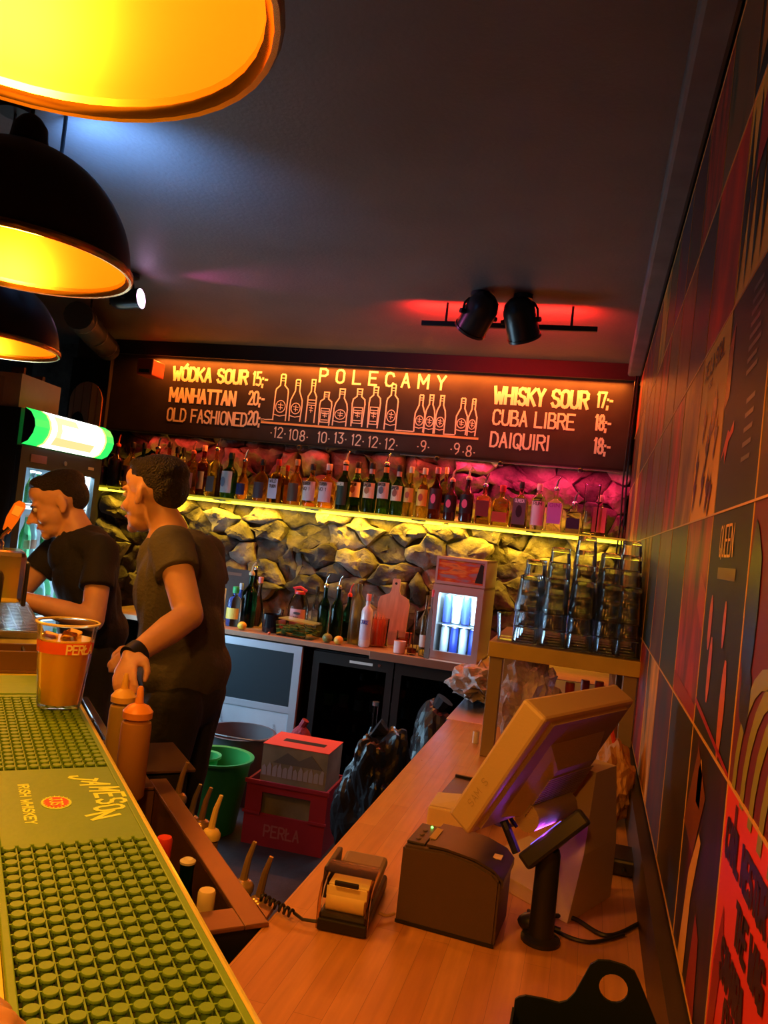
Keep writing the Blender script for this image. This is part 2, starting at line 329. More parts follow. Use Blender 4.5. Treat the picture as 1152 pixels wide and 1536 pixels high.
# bottle silhouettes drawn in chalk: px centre, base py, height px, kind
def drawn_bottle(px,py,hpx,wpx,kind):
    x,z=bp(px,py); x2,_=bp(px+wpx/2,py+wpx*.04); _,z2=bp(px,py-hpx); R=x2-x; H=z2-z; g=G()
    nr=R*.36; O=Vector((x,-.0165,z)); ey=EZ*H; ex=EX
    if kind==0: pr=[(R,0),(R,.62),(R*.9,.68),(nr,.76),(nr,.98),(nr*.6,1)]
    elif kind==1: pr=[(R*.9,0),(R,.35),(R*.95,.5),(nr,.72),(nr,.98),(nr*.7,1)]
    elif kind==2: pr=[(R*.9,0),(R*.9,.6),(nr,.72),(nr*1.1,1)]
    elif kind==3: pr=[(R*.85,0),(R,.6),(R*.9,.72),(nr,.8),(nr*1.1,1)]
    else: pr=[(R*.95,0),(R*.95,.45),(R*.8,.6),(nr,.75),(nr,1)]
    strokes(g,[[(a,b) for a,b in pr],[(-a,b) for a,b in pr],[(-pr[-1][0],1),(pr[-1][0],1)]],O,ex,ey,.009,NZ)
    strokes(g,[[(-nr,.86),(nr,.86)],[(-nr,.92),(nr,.92)]],O,ex,ey,.005,NZ)
    lz=.3
    if kind in(0,1,4): strokes(g,[[(R*.75*math.cos(t*PI/8),lz+.13*math.sin(t*PI/8)) for t in range(17)],[(-R*.9,lz-.18),(0,lz-.21),(R*.9,lz-.18)]],O,ex,ey,.006,NZ)
    if kind==2: strokes(g,[[(-R*.9,.52),(R*.9,.52)],[(-R*.9,.45),(R*.9,.45)],[(-R*.9,.4),(R*.9,.4)]],O,ex,ey,.006,NZ)
    if kind==3: strokes(g,[[(-R*.7,.08),(-R*.7,.5),(R*.7,.5),(R*.7,.08),(-R*.7,.08)],[(-R*.6,.42),(R*.6,.42)],[(-R*.6,.36),(R*.6,.36)],[(-R*.5,.15),(R*.5,.15)]],O,ex,ey,.006,NZ)
    strokes(g,[[(-R*.4,lz+.04),(R*.4,lz+.03)],[(-R*.3,lz-.02),(R*.35,lz-.03)],[(0,lz+.08),(0,lz-.07)]],O,ex,ey,.005,NZ)
    g.build('drawn_bottle',PAINT,mb)
for a in ((418,630,69,19,0),(441,631,62,18,1),(464,633,64,14,2),(485,637,49,18,3),(508,638,55,21,4),(534,639,56,19,3),(558,641,61,17,3),(584,644,68,17,0),
    (627,647,55,15,1),(642,649,57,15,4),(658,650,57,15,4),(690,651,54,17,1),(706,653,55,13,1)): drawn_bottle(*a)
g=G(); a=bp(392,633); b=bp(716,658); strokes(g,[[(a[0],a[1]),(b[0],b[1])]],Vector((0,-.0165,0)),EX,EZ,.014,NZ); g.build('shelf_line',PAINT2,mb)
segs=[((392,629),(409,629)),((592,645),(619,647)),((665,651),(681,652))]
for p,q in segs:
    g=G(); strokes(g,[[bp(*p),bp(*q)]],Vector((0,-.0165,0)),EX,EZ,.008,NZ); g.build('ground_line',PAINT,mb)
# LED strip under the pelmet lighting the board
ls=thing('led_strip','amber light strip under the black pelmet along the top of the menu board','light strip',(0,4.875,2.5995))
G().box((-3.1,-.006,-.006),(.1,.006,0)).build('strip_housing',DSTEEL,ls)
G().box((-3.1,-.005,-.009),(.1,.005,-.006)).build('diffuser',glow('strip_glow_amber',(1,.3,.04),3),ls)
area('strip_light',(-1.5,0,-.012),(3.2,.015),P_BOARD,(1,.2,.018),(math.radians(-8),0,0),ls)
# ---- glowing bottle shelf
sh=thing('bottle_shelf','long wall shelf with a yellow glowing edge holding the spirit bottles','shelf',(0,0,0))
m_acr=mat('yellow_acrylic',(.95,.85,.1),.25,trans=.35,ior=1.3,emit=(1,.8,.02),es=.12)
SZ=1.645
G().box((-3.42,4.76,SZ-.012),(XR-.003,4.95,SZ)).build('shelf_board',m_acr,sh)
G().box((-3.42,4.925,SZ-.03),(XR-.003,4.95,SZ-.013)).build('light_diffuser',glow('strip_glow_yellow',(1,.75,.03),5),sh)
for x in (-3.2,-2.4,-1.75,-1.05,-.35): G().box((x-.045,4.77,SZ-.02),(x+.045,4.785,SZ-.0125)).box((x-.01,4.78,SZ-.022),(x+.01,4.95,SZ-.0125)).build('bracket',DSTEEL,sh)
area('shelf_light_down',(-1.6,4.905,SZ-.022),(3.4,.02),P_SHELF,(1,.62,.03),(math.radians(28),0,0),sh,math.radians(150))
area('shelf_light_up',(-1.6,4.9,SZ+.004),(3.4,.03),P_SHELF*.3,(1,.55,.04),(PI,0,0),sh)
# pink strip under the lower edge of the board, right half
pk=thing('led_strip','pink light strip hidden under the lower edge of the menu board near the right wall','light strip',(0,4.925,2.043))
G().box((-1.25,-.006,-.002),(.12,.006,.004)).build('strip_housing',DSTEEL,pk)
G().box((-1.25,.0,-.004),(.12,.005,-.0025)).build('diffuser',plain((.7,.6,.6),.4),pk)
area('pink_light',(-.4,-.03,-.02),(1.0,.03),P_PINK,(1,.03,.14),(math.radians(10),0,math.radians(0)),pk)
area('red_light',(-2.0,-.03,-.02),(2.2,.03),P_PINK*.35,(1,.06,.03),(math.radians(10),0,0),pk)
# black cables hanging in the corner right of the board
for k,(x0,x1) in enumerate(((.145,.13),(.158,.15))):
    tag(G().tube([(x0,4.83,2.62),(x0-.01,4.80,2.3),(x1,4.82,2.0),(x1+.008,4.81,1.75),(x1,4.83,1.45)],.005).build('cable',BLACK),
      ('thin black cable hanging in the corner beside the menu board','second black cable, nearest the right wall in the corner by the menu board')[k],'cable')
for i,x in enumerate((-1.93,-1.0,-.6,-.12)):
    tag(G().lathe([(.016,0),(.016,.02),(.011,.024)],12,TR((x,4.905,2.03),(PI/2,0,0))).build('screw_cap',BLACK,wb,smooth=True))
# ================================================================ WALL OF RECORD COVERS
m_edge=mat('cover_edge_gloss',(.75,.4,.12),.35)  # orange of the strips stands for lamp gloss along the cover edges
hues={'black':(.012,.011,.012),'dark red':(.14,.008,.008),'deep brown':(.06,.025,.012),'orange':(.95,.42,.04),'charcoal':(.02,.02,.024),
 'red':(.8,.04,.01),'dark green':(.02,.05,.02),'plum':(.05,.01,.02),'tan':(.2,.085,.03),'slate blue':(.02,.024,.04)}
pal=list(hues); pm={}
def cover_mat(h,seed):
    c=hues[h]; o=hues[pal[(seed*7+3)%len(pal)]]; o2=hues[pal[(seed*5+1)%len(pal)]]
    return mat('printed_cover',c,.42,vs_=4+seed%5,stretch=(1,1+(seed%3),.6),ramp=[(.38,c),(.47,[x*.7+y*.3 for x,y in zip(c,o)]),(.56,[x*.4+y*.6 for x,y in zip(c,o)]),(.68,o2)])
rows=[.965+.32*k for k in range(6)]; rows[-1]=2.245+.32
names_r=['bottom row beside the counter','second row up','row above head height','second row from the top','top row under the ceiling']
ysf=[.345+.32*k for k in range(14)]
S=.32; Xc=XR-.0005
EYr=Vector((0,-1,0))   # reading direction on the right wall runs towards the camera
NXr=Vector((-1,0,0))
special={(1,2):'figures',(0,2):'dancer',(0,1):'letters',(1,1):'swirls',(2,3):'soul',(2,2):'lines',(3,2):'flame',(4,2):'stripe',(1,3):'plain'}
base_h={(1,2):'black',(0,2):'black',(0,1):'red',(1,1):'dark red',(2,3):'orange',(2,2):'black',(3,2):'orange',(3,3):'red',(3,4):'slate blue',(4,3):'tan',(4,4):'deep brown',(4,2):'black',(1,3):'charcoal',(1,4):'dark green',(0,3):'charcoal',(0,4):'slate blue',(2,4):'plum',(2,1):'deep brown',(3,1):'black',(1,5):'tan',(2,5):'red',(3,5):'tan'}
rc=random.Random(3)
ordn=['first','second','third','fourth','fifth','sixth','seventh','eighth','ninth','tenth','eleventh','twelfth','thirteenth','fourteenth']
for r in range(5):
    for c in range(1,14):
        y0=ysf[c]; z0=rows[r]
        if y0+S>YB-.06: continue
        h=base_h.get((r,c)) or rc.choice(pal); sp=special.get((r,c)); sd=r*13+c
        m=plain(hues[h],.5) if sp in('letters','lines','figures','swirls','soul','flame','stripe') else cover_mat(h,sd)
        lab={'figures':'black record cover with a gold band name over four orange-lit figures','dancer':'dark record cover with a hanging lamp and a figure in white trousers, beside the counter',
          'letters':'bright red record cover with slanting black block lettering','swirls':'red record cover with olive swirls and black and orange curls','soul':'orange record cover with black heading and dark flower shapes',
          'lines':'black record cover with small grey text lines and a little red bird shape','flame':'orange record cover crossed by black leaf shapes','stripe':'black record cover with orange and red slashes near the ceiling'}.get(sp) or \
          f'{h} record cover in the {names_r[r]}, {ordn[c]} back from the camera'
        o=thing('record_cover',lab,'record cover',(Xc,y0+S/2,z0),0,'record covers on the right wall')
        G().box((-.004,-S/2+.0015,.0015),(0,S/2-.0015,S-.0015)).build('cover_sheet',m,o)
        def P(a,b): return Vector((-.0048,S/2-a*S,b*S))   # a: 0..1 towards the camera, b: up
        def blob(name,pts,col,off=0): 
            G().add([P(a,b)+Vector((-off,0,0)) for a,b in pts],[tuple(range(len(pts)))]).build(name,plain(col,.35),o)
        def tx(s,a,b,hh,cw,wd,col,sl=0,gap=.3):
            g=G(); text(g,s,P(a,b)+Vector((-.0004,0,0)),EYr+Vector((0,0,sl)),EZ,hh*S,cw*S,wd*S,gap,NXr); g.build('lettering',plain(col,.4),o)
        if sp=='figures':
            tx('QUEEN',.3,.8,.13,.055,.012,(.85,.4,.1))
            for a,b,w_,hh in ((.22,.5,.05,.13),(.6,.52,.035,.1),(.32,.3,.05,.15),(.72,.2,.06,.2)):
                blob('figure',[(a+w_*math.cos(t*PI/5),b+hh*math.sin(t*PI/5)) for t in range(10)],(.62,.12,.03))
            blob('red_stripe',[(0,.1),(1,.0),(1,.02),(0,.13)],(.4,.01,.03),.0002); blob('title_bar',[(.3,.7),(.75,.7),(.75,.75),(.3,.75)],(.14,.03,.01))
        elif sp=='letters':
            for s,a,b in (('CARL NESTOR &',.08,.78),('THE WAG',.35,.6),('SAMARA',.18,.42),('CHUCK',.3,.28)): tx(s,a,b,.11,.047,.028,(.03,.005,.004))
            blob('figure',[(.1,.02),(.2,.5),(.14,.62),(.05,.4),(.03,.1)],(.33,.01,.006)); blob('bar',[(.18,.82),(.22,.82),(.22,.97),(.18,.97)],(.1,.01,.005))
        elif sp=='swirls':
            for i in range(5):
                cx_=.25+.12*i; blob('swirl',[(cx_+.25+i*.03+.42*math.cos(math.radians(t)),.42*math.sin(math.radians(t))*1.1-.02*i) for t in range(90,181,15)]+[(cx_+.25+i*.03+.36*math.cos(math.radians(t)),.36*math.sin(math.radians(t))*1.1-.02*i) for t in range(180,89,-15)],(.28,.26,.03),.0002)
            for a,b,w_,hh,cc in ((.13,.62,.11,.3,(.01,.01,.012)),(.12,.6,.05,.13,(.75,.25,.02)),(.13,.72,.06,.08,(.75,.25,.02)),(.16,.33,.09,.12,(.01,.01,.01)),(.15,.35,.04,.09,(.6,.07,.03)),(.7,.7,.2,.14,(.5,.2,.05))):
                blob('curl',[(a+w_*math.cos(t*PI/6),b+hh*math.sin(t*PI/6)*(1+.2*math.sin(t*2))) for t in range(12)],cc,.0003+w_*.001)
        elif sp=='soul':
            tx('DE LA SOUL',.12,.83,.09,.06,.02,(.05,.02,.01)); tx('MUSIC',.3,.74,.04,.03,.008,(.3,.05,.01))
            rr=random.Random(5)
            for i in range(11):
                a,b=rr.uniform(.12,.85),rr.uniform(.06,.6); blob('flower',[(a+(.05+.03*math.sin(5*t*PI/8))*math.cos(t*PI/8),b+(.09+.05*math.cos(3*t*PI/8))*math.sin(t*PI/8)) for t in range(16)],(.06,.02,.015),.0001*i)
        elif sp=='lines':
            for i in range(8): blob('text_line',[(.55,.9-.05*i),(.55+.2+.03*(i%3),.9-.05*i),(.75+.03*(i%3),.92-.05*i),(.55,.92-.05*i)],(.12,.12,.13))
            for i in range(5): blob('text_line',[(.62,.42-.06*i),(.8,.42-.06*i),(.8,.44-.06*i),(.62,.44-.06*i)],(.12,.12,.13))
            blob('bird',[(.05,.25),(.2,.38),(.26,.36),(.35,.4),(.36,.35),(.24,.32),(.18,.22),(.14,.29)],(.6,.04,.02)); blob('block',[(.01,.5),(.14,.55),(.14,.9),(.01,.8)],(.25,.07,.02))
        elif sp=='flame':
            for i in range(5): blob('leaf_shape',[(.05+.18*i,.02),(.18+.18*i,.45+.1*(i%2)),(.1+.18*i,.95),(.02+.18*i,.5)],(.015,.012,.01),.0001*i)
            blob('red_leaf',[(.3,.5),(.6,.6),(.5,.95),(.35,.8)],(.5,.02,.01),.0008)
        elif sp=='stripe':
            blob('slash',[(.1,.1),(.28,.2),(.3,.7),(.12,.55)],(.6,.22,.03)); blob('slash',[(.5,0),(.9,.1),(.9,.5),(.6,.3)],(.3,.02,.01)); blob('slash',[(.4,.6),(.48,.6),(.48,.95),(.4,.9)],(.55,.2,.03))
        elif r in (0,) and c==2: pass
        if sp=='dancer':
            blob('lamp_shape',[(.3,.72),(.42,.72),(.42,.86),(.36,.92),(.3,.86)],(.85,.42,.1)); blob('trousers',[(.2,.0),(.4,.02),(.42,.35),(.55,.62),(.48,.64),(.3,.42)],(.75,.4,.13),.0002)
            blob('wall_patch',[(0,.55),(.25,.95),(.55,.8),(.35,.5)],(.2,.05,.02)); blob('red_patch',[(.5,0),(.75,0),(.7,.3),(.58,.35)],(.3,.02,.01))
        if r==1 and c==3: blob('red_wedge',[(.72,.55),(1,.42),(1,.62),(.75,.72)],(.5,.03,.01)); blob('red_wedge',[(0,.03),(1,.0),(1,.08),(0,.12)],(.35,.02,.01))
for k,z in enumerate(rows): G().box((XR-.0062,.6,z-.0016),(XR,YB-.07,z+.0016)).build('edge_gloss_strip',m_edge,wr)
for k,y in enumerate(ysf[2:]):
    G().box((XR-.0055,y-.0012,rows[0]),(XR,y+.0012,rows[-1])).build('edge_gloss_strip',m_edge,wr)
# ================================================================ COUNTERS
m_block=wood_mat('butcher_block_wood',(.80,.37,.12),(.70,.29,.085),axis=1,stave=.042,length=.45,rough=.3)
m_block2=wood_mat('back_counter_wood',(.5,.28,.17),(.4,.22,.13),axis=0,stave=.05,length=.6,rough=.45)
wc=thing('wooden_counter','long butcher-block counter along the right wall carrying printer, screen and glasses','counter',(0,0,0))
G().bbox((-.468,.86,CT-.038),(XR-.002,3.02,CT),.003).build('worktop',m_block,wc)
G().bbox((-.475,3.021,CT-.038),(XR-.002,4.38,CT),.003).build('steel_top',mat('brushed_steel_top',(.55,.56,.58),.32,1.,bump=.1,bs=60),wc)
G().box((-.44,.88,0),(XR-.002,4.36,CT-.039)).build('base_cabinet',BLACK,wc)
G().box((-.445,.9,.1),(-.441,1.6,.78)).build('side_panel',plain((.03,.028,.026),.5),wc)
bc=thing('back_counter','wooden back counter under the stone wall with bottles, fruit and a small cooler on it','counter',(0,0,0))
G().bbox((-3.0,4.42,CT-.03),(-1.171,YB-.055,CT),.003).build('worktop',m_block2,bc)
G().bbox((-1.17,4.40,CT-.045),(XR-.003,YB-.055,CT+.002),.003).build('worktop',m_block2,bc)
G().box((-.52,4.5,0),(-.476,YB-.1,CT-.046)).build('support',BLACK,bc); G().box((-3.0,4.5,0),(-2.95,YB-.1,CT-.031)).build('support',BLACK,bc)
# ---- silver framed cooler under the back counter
def glassdoor(name,label,x0,x1,z0,z1,y): pass
fr=thing('undercounter_cooler','silver-framed cooler with grey window and film-covered white lower panel under the back counter','cooler',(-1.87,4.70,0))
m_film=mat('protective_film_panel',(.5,.58,.66),.35,var=.12,vs_=3)
G().box((-.30,-.24,.05),(.275,.24,.80)).build('body',DSTEEL,fr)
d=G().bbox((-.30,-.27,.06),(.285,-.243,.81),.004).build('door',m_film,fr)
G().box((-.262,-.2715,.45),(.235,-.2705,.765)).build('window',plain((.03,.045,.055),.25),d)
G().bbox((-.30,-.276,.766),(.285,-.2715,.81),.001).bbox((.24,-.276,.06),(.285,-.2715,.766),.001).bbox((-.30,-.275,.41),(.24,-.2715,.449),.001).build('door_frame',mat('film_on_aluminium',(.62,.7,.8),.3,.5),d)
g=G()
for (x,z,s) in ((-.2,.35,.6),(-.05,.2,.7),(.15,.33,.7)): text(g,'POZNAN',(x,-.2722,z),(.3,0,-.9),(.9,0,.3),.014,.009,.002,.3,NZ)
g.build('film_print',plain((.25,.3,.36),.6),d)
G().box((-.29,-.22,0),(-.25,-.18,.05)).box((.23,-.22,0),(.27,-.18,.05)).build('foot',BLACK,fr)
# ---- black double-door bottle cooler
bk=thing('bottle_cooler','black back-bar cooler with two dark glass doors full of bottles under the back counter','cooler',(-1.03,4.70,0))
G().box((-.50,-.2,.04),(.50,.24,.06)).box((-.50,.22,.06),(.50,.24,.78)).box((-.50,-.2,.06),(-.47,.22,.78)).box((.47,-.2,.06),(.5,.22,.78)).box((-.5,-.2,.78),(.5,.24,.80)).box((-.47,-.18,.40),(.47,.22,.41)).build('body',BLACK,bk)
m_dg=thin('dark_pane',(.3,.32,.34),.7)
for k,x in enumerate((-.25,.25)):
    d=G().box((x-.245,-.235,.05),(x-.205,-.205,.795)).box((x+.205,-.235,.05),(x+.245,-.205,.795)).box((x-.205,-.235,.05),(x+.205,-.205,.10)).box((x-.205,-.235,.73),(x+.205,-.205,.795)).build('door',BLACK,bk)
    G().box((x-.205,-.224,.10),(x+.205,-.218,.73)).build('glass_pane',m_dg,d)
    if k==0: G().bbox((x-.02,-.2375,.755),(x+.12,-.2352,.77),.0005).build('label_strip',WHITE,d)
    G().lathe([(.008,0),(.008,.006)],10,TR((x+.16,-.235,.765),(PI/2,0,0))).build('lock',STEEL,d)
for k in range(4): G().box((-.48+.3*k,-.22,0),(-.44+.3*k,-.18,.04)).build('foot',BLACK,bk)
# ================================================================ BOTTLES
def prof(kind,H,R):
    n=R*.36 if R<.045 else R*.3
    P_={'wine':[(R*.9,0),(R,.01),(R,H*.58),(R*.96,H*.63),(R*.7,H*.7),(n*1.15,H*.76),(n,H*.8),(n,H*.97),(n*1.1,H*.975),(n*1.1,H)],
     'whisky':[(R*.92,0),(R,.01),(R,H*.56),(R*.95,H*.62),(R*.6,H*.7),(n*1.25,H*.75),(n,H*.84),(n,H*.97),(n*1.1,H)],
     'round':[(R*.85,0),(R*.95,.01),(R,H*.3),(R*.98,H*.55),(R*.8,H*.66),(n*1.3,H*.73),(n,H*.78),(n,H*.98),(n*1.1,H)],
     'globe':[(R*.6,0),(R*.85,H*.06),(R,H*.25),(R*.92,H*.45),(R*.55,H*.6),(n,H*.7),(n,H)],
     'square':[(R*.93,0),(R,.012),(R,H*.62),(R*.9,H*.68),(n*1.3,H*.74),(n,H*.78),(n,H)],
     'cyl':[(R*.9,0),(R,.012),(R,H*.7),(R*.85,H*.76),(n*1.2,H*.82),(n,H*.85),(n,H)],
     'beer':[(R*.9,0),(R,.01),(R,H*.5),(R*.9,H*.58),(n*1.4,H*.75),(n,H*.85),(n,H*.97),(n*1.15,H)]}
    return P_[kind],n
def pourer(parent,z,n,m=None,hgt=.055,metal=STEEL,tilt=.25,name='pourer'):
    g=G().lathe([(n*1.25,z-.012),(n*1.3,z),(n*1.0,z+.008),(n*.55,z+.012)],12)
    g.tube([(0,0,z+.01),(0,0,z+.02),(n*.3,0,z+.02+hgt*.5),(n*.3+hgt*tilt,0,z+.015+hgt)],[n*.5,n*.45,n*.38,n*.26],8)
    g.build(name,m or metal,parent,smooth=True)
def bottle(label,x,y,z,H,R,kind='whisky',col=(.25,.09,.02),lab=(.7,.6,.4),lz=(.14,.5),cap=(.02,.02,.02),pour=False,txt=None,tcol=(.05,.03,.02),group=None,rz=0,neck=None,emblem=None,name='bottle',rough=.04,opaque=False,spout=None):
    t=thing(name,label,'bottle',(x,y,z+.0008),rz,group)
    pr,n=prof(kind,H,R); sq=kind=='square'; N_=20
    if sq:
        vs=[];fs=[]; k=12
        for r,zz in pr:
            for i in range(k):
                a=2*PI*i/k+PI/12; e=.35 if r>n*1.4 else 1
                c,s=math.cos(a),math.sin(a); vs.append((r*math.copysign(abs(c)**e,c),r*.75*math.copysign(abs(s)**e,s) if r>n*1.4 else r*s,zz))
        for j in range(len(pr)-1):
            for i in range(k): fs.append((j*k+i,j*k+(i+1)%k,(j+1)*k+(i+1)%k,(j+1)*k+i))
        fs+= [tuple(range(k-1,-1,-1)),tuple((len(pr)-1)*k+i for i in range(k))]; g=G().add(vs,fs)
    else: g=G().lathe(pr,N_)
    g.build('glass_body',plain(col,.12,coat=.5) if opaque else glass(col,rough,1.25),t,smooth=True)
    if lab:
        z0,z1=lz[0]*H,lz[1]*H
        if sq:
            yy=-R*.75-.0012; l=G().box((-R*.86,yy,z0),(R*.86,yy+.0008,z1)).build('label',plain(lab,.5),t)
        else:
            rr=max(r for r,_ in pr)+.0007
            if kind in('globe','round'): rr=R*1.005
            yy=-rr; l=G().lathe([(rr,z0),(rr,z1)],14,None,0,False,-PI/2-1.15,-PI/2+1.15).build('label',plain(lab,.5),t,smooth=True)
        if emblem:
            e=G(); zc=(z0+z1)/2; pts=[(math.cos(a*PI/5)*R*.42,math.sin(a*PI/5)*(z1-z0)*.24) for a in range(10)]
            e.add([(a,yy-.0012,zc+b) for a,b in pts],[tuple(range(10))]); e.build('emblem',plain(emblem,.5),l)
        if txt:
            e=G(); cw=R*1.25/textlen(txt,1.,.3)
            for k,row in enumerate(txt.split('/')):
                cw=R*1.2/textlen(row,1.,.3); text(e,row,(-R*.6,yy-.0018,z1-(k+1)*.034+.01),EX,EZ,.019,cw,.0035,.3,NZ)
            e.build('lettering',plain(tcol,.5),l)
    if neck: G().lathe([(n*1.07,H*.82),(n*1.07,H*.93)],12,None,0,False).build('neck_label',plain(neck,.5),t,smooth=True)
    t['h']=H
    if pour: pourer(t,H,n,spout)
    elif cap: G().lathe([(n*1.2,H-.022),(n*1.25,H-.004),(n*1.25,H+.014),(n*1.1,H+.018)],14).build('cap',plain(cap,.4),t,smooth=True)
    return t
AMB=(.75,.32,.05); DAMB=(.45,.12,.02); DARK=(.03,.02,.015); GRN=(.02,.12,.03); CLR=(.93,.95,.95); YEL=(.9,.65,.15); RED_=(.6,.05,.03); PINKG=(.85,.3,.5)
PLACED=[(-.035,4.81,.049)]
def shelfb(px,by,top,wpx,label,yy=4.83,**k):
    R=at_y(px+wpx/2,by,yy).x-at_y(px,by,yy).x
    for tr in range(12):
        yy=(4.81,4.897)[tr%2] if tr<4 or 'yy' not in k else 4.9; x_=at_y(px,by,yy).x; Rr=R*(1-.07*max(0,tr-1))
        if all(math.hypot(x_-a,yy-b)>Rr+c+.001 for a,b,c in PLACED): break
    wpx=wpx*Rr/R; PLACED.append((x_,yy,Rr)); R=Rr
    p=at_y(px,by,yy); q=at_y(px,top,yy); H=max(.1,q.z-SZ-(.055 if k.get('pour') else .012)); 
    return bottle(label,p.x,yy,SZ,H,R,group='spirit bottles on the glowing shelf',rz=(-math.atan2(-p.x,yy))*.9,**k)
JG=(.03,.13,.03); JL=(.78,.66,.42)
